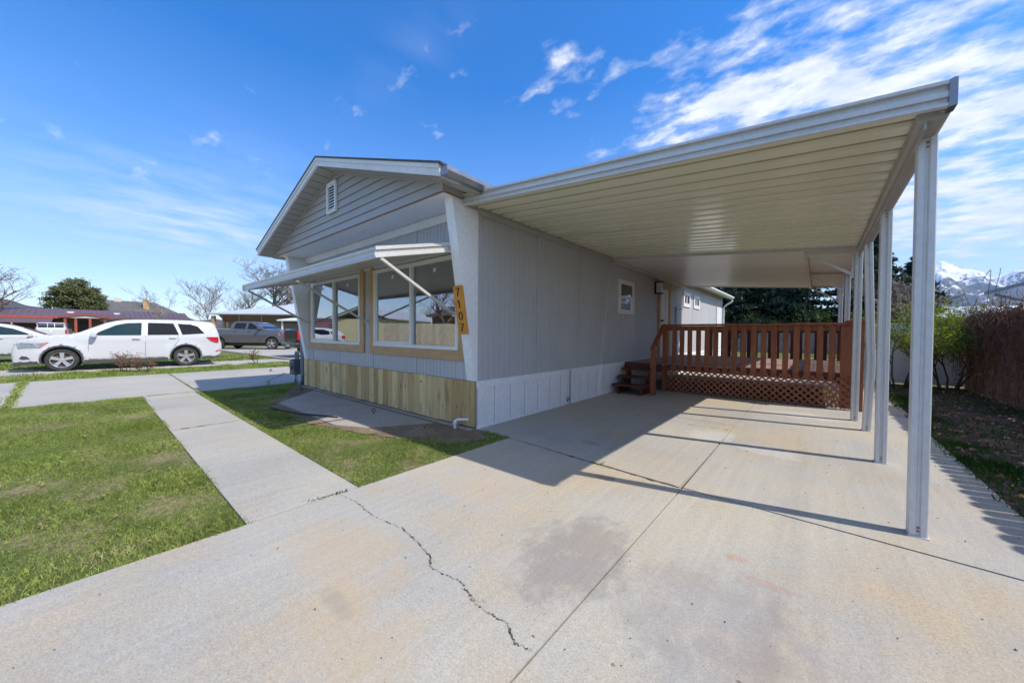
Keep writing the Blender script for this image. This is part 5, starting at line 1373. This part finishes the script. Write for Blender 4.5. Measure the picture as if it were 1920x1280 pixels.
for i, (x, y, h, lab) in enumerate(((-11.55,-2.35,.72,'small budding rose bush in front of the white crossover'), (-11.7,.85,.70,'small reddish bush right of the white crossover'), (-11.0,-2.0,.5,'low twiggy bush beside the budding rose bush'))):
    t = bare_tree('small_bush', lab, (x,y,0), h, 41+i, 'twig_brown', 'small bushes on the verge', levels=2, nlev=[4,4,3], spread=.55, stems=6 if i != 1 else 3, trunk_r=.010, rmin=.003, up_=.2, buds=('bud', 1, .02, .02, .035)); t['category'] = 'bush'
# dead vines on the picket fence
def vines():
    rs = random.Random(4); V = MB()
    def strand(p, d, n, st, r, x):
        pts = [Vector(p)]; d = Vector(d)
        for _ in range(n):
            d = (d+Vector((rs.gauss(0,.10), rs.gauss(0,.28), rs.gauss(0,.22)))).normalized(); q = pts[-1]+d*st
            if q.z < .02: q.z = .02
            q.x = min(max(q.x, x-.22), x+.02); pts.append(q)
        V.tube(pts, r, 3, False)
    for _ in range(620):
        y = rs.uniform(5.0, 9.5); z = 1.55+rs.uniform(-.15,.08) - max(0, (y-8.9))*.25
        strand((5.58+rs.uniform(-.08,.03), y, z), (-.05, rs.uniform(-.6,.6), rs.uniform(-1,-.2)), rs.randint(5,16), .09, rs.uniform(.002,.0055), 5.59)
    for _ in range(150):
        y = rs.uniform(6.0, 9.4); strand((5.55, y, 1.56+rs.uniform(0,.10)), (-.2, rs.uniform(-1,1), .0), 7, .06, .004, 5.62)
    return V
t = thing('dead_vine', 'tangle of dry reddish vines hanging over the picket fence', 'vine')
vines().build('stem', M['twig_brown'], t)
V = MB(); rs = random.Random(9)
for _ in range(26):
    y = rs.uniform(5.6,8.9); z = rs.uniform(1.2,1.72); d = Vector((0, rs.uniform(-1,1), rs.uniform(-.3,.3))).normalized(); pts = [Vector((5.50, y, z))]
    for _k in range(6): d = (d+Vector((0, rs.gauss(0,.3), rs.gauss(0,.3)))).normalized(); pts.append(pts[-1]+d*.07)
    V.tube(pts, .0055, 4, False)
V.build('pale_stem', M['twig_pale'], t)
P = np.stack([rng.uniform(5.36,5.57,900), rng.uniform(5.2,9.5,900), rng.uniform(.05,1.7,900)], 1); leafquads('dry_leaves', P, M['bud'], t, .015,.04); rebase(t, (5.6,7.3,0))

# ------------------------------------------------------------------ neighbouring houses
def tri_roof(b, x0, x1, y0, y1, z0, zr, t_=.10, over=0):
    """gable roof with ridge along y"""
    xm = (x0+x1)/2
    for xa, xb, za_, zb_ in ((x0,xm,z0,zr),(xm,x1,zr,z0)):
        b.prism([(xa,za_),(xb,zb_),(xb,zb_+t_),(xa,za_+t_)], 1, y0, y1)
# maroon-roofed house
t = thing('neighbour_house', 'long low house with a maroon metal roof and red-trimmed porch', 'house', (-60.5, -4, 0))
b = MB(); b.box(-64,-58,-24,4.8,0,2.45); b.build('wall', M['brownwall'], t)
b = MB(); tri_roof(b, -65,-57.0,-25,5.3,2.50,3.38,.06)
y = -25
while y < 5.3: b.prism([(-57.0,2.56),(-61,3.44),(-61,3.49),(-57.0,2.61)], 1, y, y+.05); y += .42
b.build('roof', M['maroon_roof'], t)
b = MB(); b.box(-57.05,-56.95,-25,5.3,2.32,2.54); b.prism([(-4.9,2.50),(-3.15,2.84),(-1.35,2.50),(-1.35,2.36),(-3.15,2.70),(-4.9,2.36)], 0, -55.1, -55.0); b.box(-57,-55.1,-4.95,-4.85,2.34,2.5); b.box(-57,-55.1,-1.4,-1.3,2.34,2.5)
b.build('eave_trim', M['redtrim'], t)
b = MB()
for ya, yb, za_, zb_ in ((-4.95,-3.15,2.51,2.86),(-3.15,-1.3,2.86,2.51)): b.prism([(ya,za_),(yb,zb_),(yb,zb_+.05),(ya,za_+.05)], 0, -59, -55.1)
b.build('porch_roof', M['maroon_roof'], t)
b = MB(); b.prism([(-4.8,2.36),(-1.5,2.36),(-3.15,2.69)], 0, -55.3, -55.12); b.build('porch_gable', M['vinyl'], t)
for y in (-4.49,-3.8,-2.84,-1.8):
    b = MB(); b.box(-55.35,-55.17,y-.09,y+.09,0,2.36); b.build('porch_post', M['redtrim'], t)
b = MB(); b.prism([(-57.0,2.25),(-53.6,1.78),(-53.6,1.84),(-57.0,2.31)], 1, -22, -5.3); b.build('lean_to_roof', M['maroon_roof'], t)
b = MB()
for k in range(12): b.box(-57,-53.6,-21.8+k*1.42,-21.7+k*1.42,1.62,1.78)
b.build('rafter', M['oak'], t)
b = MB(); b.box(-57.98,-57.9,-3.6,-2.9,.1,2.1); b.build('door', M['clad'], t)
for q in ((-1.0,1.2,.9,1.7),(3.0,4.4,.9,1.9)): b = MB(); b.box(-57.98,-57.9,*q); b.build('window', M['white_trim'], t)
for y in (-4.2,-.8): b = MB(); b.box(-59.3,-59.0,y-.25,y+.25,2.98,3.12); b.build('roof_vent', M['white_trim'], t)
b = MB()
for k in range(9): b.bar((-55,-5.2+k*.14,.9),(-55,-5.06+k*.14,.55),.03,.03); b.bar((-55,-5.2+k*.14,.55),(-55,-5.06+k*.14,.9),.03,.03)
b.build('porch_rail', M['white_trim'], t)
for ch in t.children: ch.location = ch.location - t.location
# tan house with pale roof; local frame rotated so its front faces the camera
t = thing('neighbour_house', 'tan house with a pale metal roof and brown bracketed eave', 'house', (-38.3,3.77,0), R(40.3))
b = MB(); b.box(1.2,19,1.0,9,0,2.75); b.build('wall', M['tanwall'], t)
b = MB(); z0, zr = 2.72, 4.15
b.v = [(0,0,z0),(20,0,z0),(20,9,z0),(0,9,z0),(7.2,4.6,zr),(20,4.6,zr),(0,0,z0-.10),(20,0,z0-.10),(20,9,z0-.10),(0,9,z0-.10)]
b.f = [(0,1,5,4),(2,3,4,5),(3,0,4),(6,7,1,0),(7,8,2,1),(9,6,0,3)]; b.m = [0]*6
b.build('roof', M['paleroof'], t)
b = MB(); b.prism([(.1,2.62),(1.0,2.62),(1.0,1.95),(.9,1.95)], 0, 1.0, 9.6); b.build('eave_panel', M['clad'] if False else M['brownwall'], t)
for x in (1.4,2.9,4.9): b = MB(); b.bar((x-.35,.55,1.95),(x,.10,2.60),.05,.05); b.build('bracket', M['vinyl'], t)
for q in ((.35,.6,.15,.4),(.75,.95,.9,1.1),(8.2,8.35,.5,.65),(10.4,10.6,.3,.5)): b = MB(); b.box(*q,0,2.5); b.build('porch_post', M['oak'], t)
b = MB(); b.box(2.6,3.9,.93,.99,1.1,1.95); w_ = b.build('window', M['white_trim'], t); b = MB(); b.box(2.68,3.82,.90,.929,1.18,1.87); b.build('pane', M['smallglass'], w_)
b = MB(); b.prism([(-2.0,2.02),(.95,2.38),(.95,2.44),(-2.0,2.12)], 0, 7.6, 13.0); b.build('awning', M['white_trim'], t)
for x in (7.9,9.9): b = MB(); b.box(x,x+.1,-1.85,-1.75,0,2.05); b.build('awning_post', M['white_trim'], t)
b = MB(); b.box(9.2,10.1,.93,.99,.2,2.15); b.build('door', M['white_trim'], t)
for q in ((6.6,8.0,3.2,4.2,3.9,4.45),(8.3,9.6,4.0,4.6,4.1,4.5)): b = MB(); b.box(*q); b.build('roof_cooler', M['white_trim'], t, bevel=.05)
# dark roofed house beyond, with chimneys
t = thing('neighbour_house', 'distant dark-shingled house with two pale chimneys right of the round pine', 'house', (-120,0,0), 0)
b = MB(); b.box(-5,5,-1,11,0,3.9); b.build('wall', M['tanwall'], t)
b = MB(); b.v = [(-6,-2,3.8),(6,-2,3.8),(6,14,3.8),(-6,14,3.8),(0,-1,8.0),(0,7.5,7.9),(-6,-2,3.6),(6,-2,3.6),(6,14,3.6),(-6,14,3.6)]; b.f = [(1,2,5,4),(3,0,4,5),(2,3,5),(0,1,4),(6,7,1,0),(7,8,2,1),(8,9,3,2),(9,6,0,3)]; b.m = [0]*8; b.build('roof', M['grayroof'], t)
b = MB(); b.box(-.4,.4,.9,2.1,7.6,8.6); b.build('chimney', M['alu_warm'], t)
b = MB(); b.box(2.,2.9,5.4,6.4,6.0,8.3); b.build('chimney', M['oak'], t)
# houses to the right, over the fence
t = thing('neighbour_house', 'dark teal house with a gray overhanging roof above the picket fence', 'house', (10.5, 14, 0))
b = MB(); b.box(9.35,14,6,20.25,0,2.9); b.build('wall', M['darkgreen'], t)
b = MB(); tri_roof(b, 8.5,15,4,21.8,2.92,4.05,.14); b.build('roof', M['soffit'], t)
b = MB(); b.bar((9.35,20.3,2.45),(8.7,21.4,2.9),.06,.08); b.build('bracket', M['soffit'], t)
for ch in t.children: ch.location = ch.location - t.location
t = thing('neighbour_house', 'pale blue-gray house low behind the shrubs and white fence', 'house', (11, 33, 0))
b = MB(); b.box(-4,6,-2,4,0,2.2); b.build('wall', M['bluewall'], t)
b = MB(); b.prism([(-2.6,2.2),(1,3.0),(4.6,2.2),(4.6,2.3),(1,3.1),(-2.6,2.3)], 0, -4.4, 6.4); b.build('roof', M['paleroof'], t)
# houses opposite the front windows: seen mirrored in the glass
t = thing('neighbour_house', 'yellow-sided house mirrored in the left front window', 'house', (-38, -21, 0), R(60))
b = MB(); b.box(-7,5,-3,3,0,2.6); b.build('wall', M['yellowwall'], t)
b = MB(); b.prism([(-3.4,2.6),(0,3.8),(3.4,2.6),(3.4,2.7),(0,3.9),(-3.4,2.7)], 0, -7.4, 5.4); b.build('roof', M['paleroof'], t)
for x in (-5,-1,2.5):
    b = MB(); b.box(x,x+1.2,3.0,3.04,.9,2.0); w_ = b.build('window', M['white_trim'], t); b = MB(); b.box(x+.08,x+1.12,3.045,3.05,.98,1.92); b.build('pane', M['smallglass'], w_)
bare_tree('bare_tree', 'bare tree mirrored in the front windows', (-18,-14,0), 7, 51, 'twig_brown', None, levels=5, nlev=[7,5,4,3,2], spread=.6)
bare_tree('bare_tree', 'second bare tree mirrored in the right front window', (-13,-14,0), 8, 52, 'twig_brown', None, levels=5, nlev=[7,5,4,3,2], spread=.6)
t = thing('board_fence', 'pale new board fence mirrored in the right front window', 'fence')
b = MB(); y = -18
while y < -10.6: b.box(y+.003,y+.135,-10.4,-10.38,0,1.7+random.uniform(-.01,.01)); y += .14
y = 0
b.build('picket', M['palefence'], t); rebase(t, (-14.3,-10.4,0)); t.location = (-14.6,-11.2,0); t.rotation_euler.z = R(-38)
t = thing('neighbour_house', 'low brown house mirrored behind the board fence in the right window', 'house', (-17, -22, 0), R(-8))
b = MB(); b.box(-8,7,-3,3,0,2.7); b.build('wall', M['tanwall'], t)
b = MB(); b.prism([(-3.4,2.6),(0,3.7),(3.4,2.6),(3.4,2.7),(0,3.8),(-3.4,2.7)], 0, -8.4, 7.4); b.build('roof', M['grayroof'], t)
for x in (-6,-2,3):
    b = MB(); b.box(x,x+1.2,3.0,3.04,.9,2.0); b.build('window', M['smallglass'], t)
# ------------------------------------------------------------------ mountains and hills
def ridge_noise(x, y, seed, oct_=7):
    rs = np.random.default_rng(seed); out = np.zeros_like(x); amp = 1.; f = 1.; tot = 0
    for o in range(oct_):
        a = rs.uniform(0, 6.28, 6); k = rs.uniform(.6, 1.4, 6); dirs = rs.uniform(0, 6.28, 6); s = np.zeros_like(x)
        for i in range(6): s += np.sin((x*np.cos(dirs[i])+y*np.sin(dirs[i]))*f*k[i]+a[i]+.9*np.sin(y*f*.7+a[i]*2))
        out += amp*(1-np.abs(s/2.6)); tot += amp; amp *= .5; f *= 2.05
    return out/tot
def mountain_mat():
    m, nt, b, out = new_mat('snowy_rock'); P = pos(nt)
    sx = N(nt, 'ShaderNodeSeparateXYZ'); nt.links.new(P, sx.inputs[0])
    gN = N(nt, 'ShaderNodeNewGeometry').outputs['Normal']; sn = N(nt, 'ShaderNodeSeparateXYZ'); nt.links.new(gN, sn.inputs[0])
    n1 = noise(nt, P, .009, 10, .72)
    hgt = N(nt, 'ShaderNodeMapRange'); hgt.inputs[1].default_value = 330; hgt.inputs[2].default_value = 760; nt.links.new(sx.outputs[2], hgt.inputs[0])
    f = math_(nt, 'ADD', math_(nt, 'MULTIPLY', hgt.outputs[0], .55), math_(nt, 'MULTIPLY', math_(nt, 'SUBTRACT', n1, .5), 2.0))
    f = math_(nt, 'ADD', f, math_(nt, 'MULTIPLY', math_(nt, 'SUBTRACT', sn.outputs[2], .75), .6))
    c = ramp(nt, f, [(.26, (.07,.075,.085)), (.31, (.60,.62,.66)), (.42, (.86,.87,.90))])
    nt.links.new(c, b.inputs['Base Color']); b.inputs['Roughness'].default_value = .9; return m
M['mountain'] = mountain_mat()
# crest heights sampled by bearing (degrees right of +Y) : height / distance
nb, nr = 760, 130
be = np.radians(np.linspace(-8, 42, nb)); rr = np.linspace(4200, 7600, nr)
B, Rr = np.meshgrid(be, rr, indexing='ij')
crest = np.interp(np.degrees(be), [-8, 2, 5.5, 7.3, 8.8, 9.6, 10.6, 11.8, 12.6, 13.6, 14.8, 16, 18, 22, 28, 42], [300, 430, 560, 690, 840, 930, 925, 900, 830, 835, 880, 860, 800, 760, 700, 600])
X = 3.1+np.sin(B)*Rr; Y = -3+np.cos(B)*Rr
rn = ridge_noise(X*.0023, Y*.0023, 5, 8)
prof = np.clip(1-np.abs(Rr-6400)/2300, 0, 1)**.85
Z = 1.0*crest[:,None]*prof*(.55+.60*rn/rn.max()) - 25
V = np.stack([X, Y, Z], 2).reshape(-1, 3); ii, jj = np.meshgrid(np.arange(nb-1), np.arange(nr-1), indexing='ij'); i0 = (ii*nr+jj).ravel()
tag(raw_mesh('mountains', V, np.stack([i0, i0+nr, i0+nr+1, i0+1], 1), M['mountain'], k=4, smooth=True), kind='structure')
# foothill and left hills
def hill(name, pts, d0, m, depth=900):
    """pts: bearing deg (right of +Y), height"""
    nb_ = 160; bb = np.radians(np.linspace(pts[0][0], pts[-1][0], nb_)); hh = np.interp(np.degrees(bb), [p[0] for p in pts], [p[1] for p in pts])
    hh = hh*(1+.06*np.sin(bb*60)+.04*np.sin(bb*170)); rr_ = np.linspace(d0-depth, d0+depth, 14)
    B_, R_ = np.meshgrid(bb, rr_, indexing='ij'); Zz = hh[:,None]*np.clip(1-((R_-d0)/depth)**2, 0, 1)-2
    V = np.stack([3.1+np.sin(B_)*R_, -3+np.cos(B_)*R_, Zz], 2).reshape(-1, 3); i_, j_ = np.meshgrid(np.arange(nb_-1), np.arange(13), indexing='ij'); k0 = (i_*14+j_).ravel()
    return tag(raw_mesh(name, V, np.stack([k0, k0+14, k0+15, k0+1], 1), m, k=4, smooth=True), kind='structure')
M['hill'] = simple('scrubby_hill', (.075,.07,.06), .95, var=.3, vs=.02, fine=.3)
hill('foothills', [(-30,60),(-5,120),(10,170),(25,200),(42,190)], 3200, M['hill'])
hill('hills', [(-98,50),(-94,38),(-90,26),(-87,18),(-84,14),(-80,26),(-76,24),(-66,18),(-50,16)], 900, M['hill'], 400)
# ------------------------------------------------------------------ air
HZ = True
if HZ:
    m = bpy.data.materials.new('air'); m.use_nodes = True; nt2 = m.node_tree; nt2.nodes.clear()
    o2 = nt2.nodes.new('ShaderNodeOutputMaterial'); v = nt2.nodes.new('ShaderNodeVolumePrincipled')
    v.inputs['Density'].default_value = .00008; v.inputs['Color'].default_value = (.55,.75,1,1); v.inputs['Anisotropy'].default_value = .2
    nt2.links.new(v.outputs[0], o2.inputs['Volume'])
    b = MB(); b.box(-7000,7000,-7000,10000,-60,1300); tag(b.build('haze', m), kind='stuff', label='blue air between the houses and the mountains', cat='haze')
